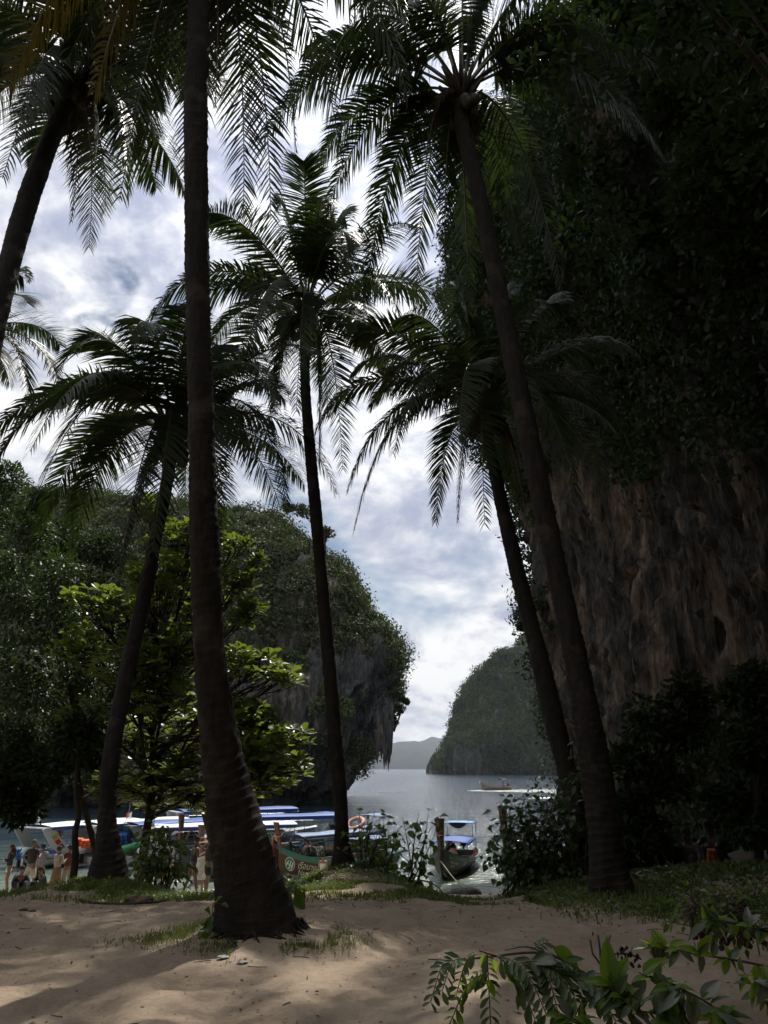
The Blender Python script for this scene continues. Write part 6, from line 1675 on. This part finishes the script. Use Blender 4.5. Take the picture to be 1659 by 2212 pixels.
person('person in a crimson shirt aboard the leftmost speedboat', at(122, 1838, 40) * 1, R(10), 1.7, top=('crimson', (.42, .02, .05)), bottom=('darkcloth', K, .8), arms=('down', 'down'))
# pair with straw hat at the water's edge
person('dark skinned woman in a navy swimsuit leaning left at the water edge', foot_pt(412, 1920, 26.5), R(120), 1.86, skinc=(.10, .055, .035), top=('navy', NAVY, 'none'), bottom=('navy', NAVY, .25), arms=('bent', 'down'), hairlen='bun', legs='stride', lean=.12)
person('woman in a straw hat and a short white dress at the water edge', foot_pt(431, 1920, 27.2), R(160), 1.76, skinc=(.34, .2, .13), hat=('straw', (.22, .13, .05)), dress=('whitedress', (.66, .65, .62), (.50, 1.22)), arms=('down', 'bent'), legs='together')
person('person in black half hidden by the near palm trunk at the water edge', foot_pt(446, 1920, 26.2), R(110), 1.86, skinc=(.14, .08, .05), top=('black', K), bottom=('darkcloth', K, .8), arms=('up', 'down'))
person('child in white wings of a shirt standing by the sapling on the beach', foot_pt(358, 1915, 28), R(20), 1.45, skinc=(.30, .17, .11), top=('whiteshirt', (.6, .6, .58)), bottom=('khaki', (.12, .11, .05), .5), cap=('olive', (.03, .035, .015)), arms=('bent', 'bent'))
# woman in white by the red-brown boat
person('bare shouldered woman in a long white strapless dress beside the red brown boat', foot_pt(697, 1905, 30.2), R(170), 1.36, skinc=(.30, .165, .11), dress=('whitegown', (.62, .57, .50), (.25, 1.30), [.20, .19, .17, .135, .16, .155]), arms=('down', 'bent'), hairlen='bun', legs='together')
# on board
person('person in a navy hooded top sitting on the red brown boat, farthest left', at(627, 1852, 34.6), R(170), 1.6, pose='sit', top=('navyblue', (.015, .03, .07), 'long'), bottom=('darkcloth', K, 1.1), arms=('rest', 'rest'), hairlen='long')
person('woman in a cream vest sitting with her back turned in the red brown boat', at(664, 1853, 35.6), R(190), 1.6, pose='sit', skinc=(.34, .2, .14), top=('darkvest', (.03, .025, .02), 'none'), bottom=('darkcloth', K, 1.1), arms=('rest', 'rest'), hairlen='bun')
person('person in a blue shirt sitting beyond the cream vest woman in the boat', at(658, 1848, 36.4), R(200), 1.65, pose='sit', top=('blueshirt', (.03, .09, .30)), bottom=('darkcloth', K, 1.1), arms=('rest', 'bent'))
pat = MatB('patterned_shirt'); n_ = pat.noise(pat.coord('Object', (1, 1, 1)), 16, 2, .5); CL['patterned'] = pat.done(pat.pbr(pat.ramp(n_, [(.47, (.5, .5, .48)), (.53, (.04, .05, .05))]), .8))
person('man in a black and white patterned shirt with one hand raised, aboard', at(690, 1857, 36.2), R(185), 1.7, pose='sit', top=('patterned', (.4, .4, .4)), bottom=('darkcloth', K, 1.1), arms=('down', 'up'))
person('boatman in a grey shirt steering at the stern of the olive boat', at(966, 1838, 39.2), R(120), 1.65, pose='sit', skinc=(.10, .055, .035), top=('greyshirt', (.10, .10, .11)), bottom=('darkcloth', K, 1.1), arms=('fwd', 'fwd'), lean=.15)
person('steersman in black standing under the awning of the small boat far out', cF + (Matrix.Rotation(rzF, 3, 'Z') @ Vector((-2.2, 0, .35))), R(-90), 1.7, top=('black', K, 'long'), bottom=('darkcloth', K, 1.1), arms=('bent', 'fwd'))
# resting group under the right overhang; colours darkened to stand in for shade
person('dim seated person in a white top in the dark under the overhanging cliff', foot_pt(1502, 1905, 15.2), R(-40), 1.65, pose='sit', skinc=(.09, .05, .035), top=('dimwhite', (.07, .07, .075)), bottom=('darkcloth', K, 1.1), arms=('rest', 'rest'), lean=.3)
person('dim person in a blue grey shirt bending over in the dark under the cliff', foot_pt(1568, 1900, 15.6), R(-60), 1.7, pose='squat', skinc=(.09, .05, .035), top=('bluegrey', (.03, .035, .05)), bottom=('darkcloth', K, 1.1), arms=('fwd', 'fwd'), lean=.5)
M['dim_orange'] = plain('dim_orange_bag', (.28, .05, .02), .8)  # orange darkened so the bag looks deep in shade
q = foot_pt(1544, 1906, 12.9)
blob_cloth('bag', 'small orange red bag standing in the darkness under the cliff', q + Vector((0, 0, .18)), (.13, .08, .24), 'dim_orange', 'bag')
# pink and yellow prow cloths of the boats hidden by the near trunk
longtail('long tailed boat with pink scarf, mostly hidden behind the near trunk', at(432, 1880, 32.5), at(540, 1878, 39), L=9, B=2.0, D=1.3, hullm='dark_hull', band='greyband', postm='wood', prow_h=1.6, ribs=(('pink', 1.3), ('red', .9)), group=LB, engine=False, cans=((-3.5, 0, 2.0, 2.1, 'bluecan', dict(poles=2)),))
longtail('long tailed boat, dark post tied with pink and white scarves, behind the left sapling', at(385, 1880, 34), at(470, 1872, 42), L=9, B=2.0, D=1.3, hullm='grey_hull', band='greyband', postm='wood_dk', prow_h=2.1, ribs=(('pink', 1.2), ('flagwhite', 1.0)), group=LB, engine=False)
# ================================================================ HAZE
hz = MB(); hz.box((0, 0, 240), (16600, 16600, 520))
hm = bpy.data.materials.new('haze'); hm.use_nodes = True; nt = hm.node_tree; nt.nodes.clear()
ho = nt.nodes.new('ShaderNodeOutputMaterial'); pv = nt.nodes.new('ShaderNodeVolumePrincipled')
pv.inputs['Color'].default_value = (.80, .86, .97, 1); pv.inputs['Density'].default_value = .00007
nt.links.new(pv.outputs[0], ho.inputs['Volume'])
o = hz.build('haze', hm); tag(o, kind='stuff')
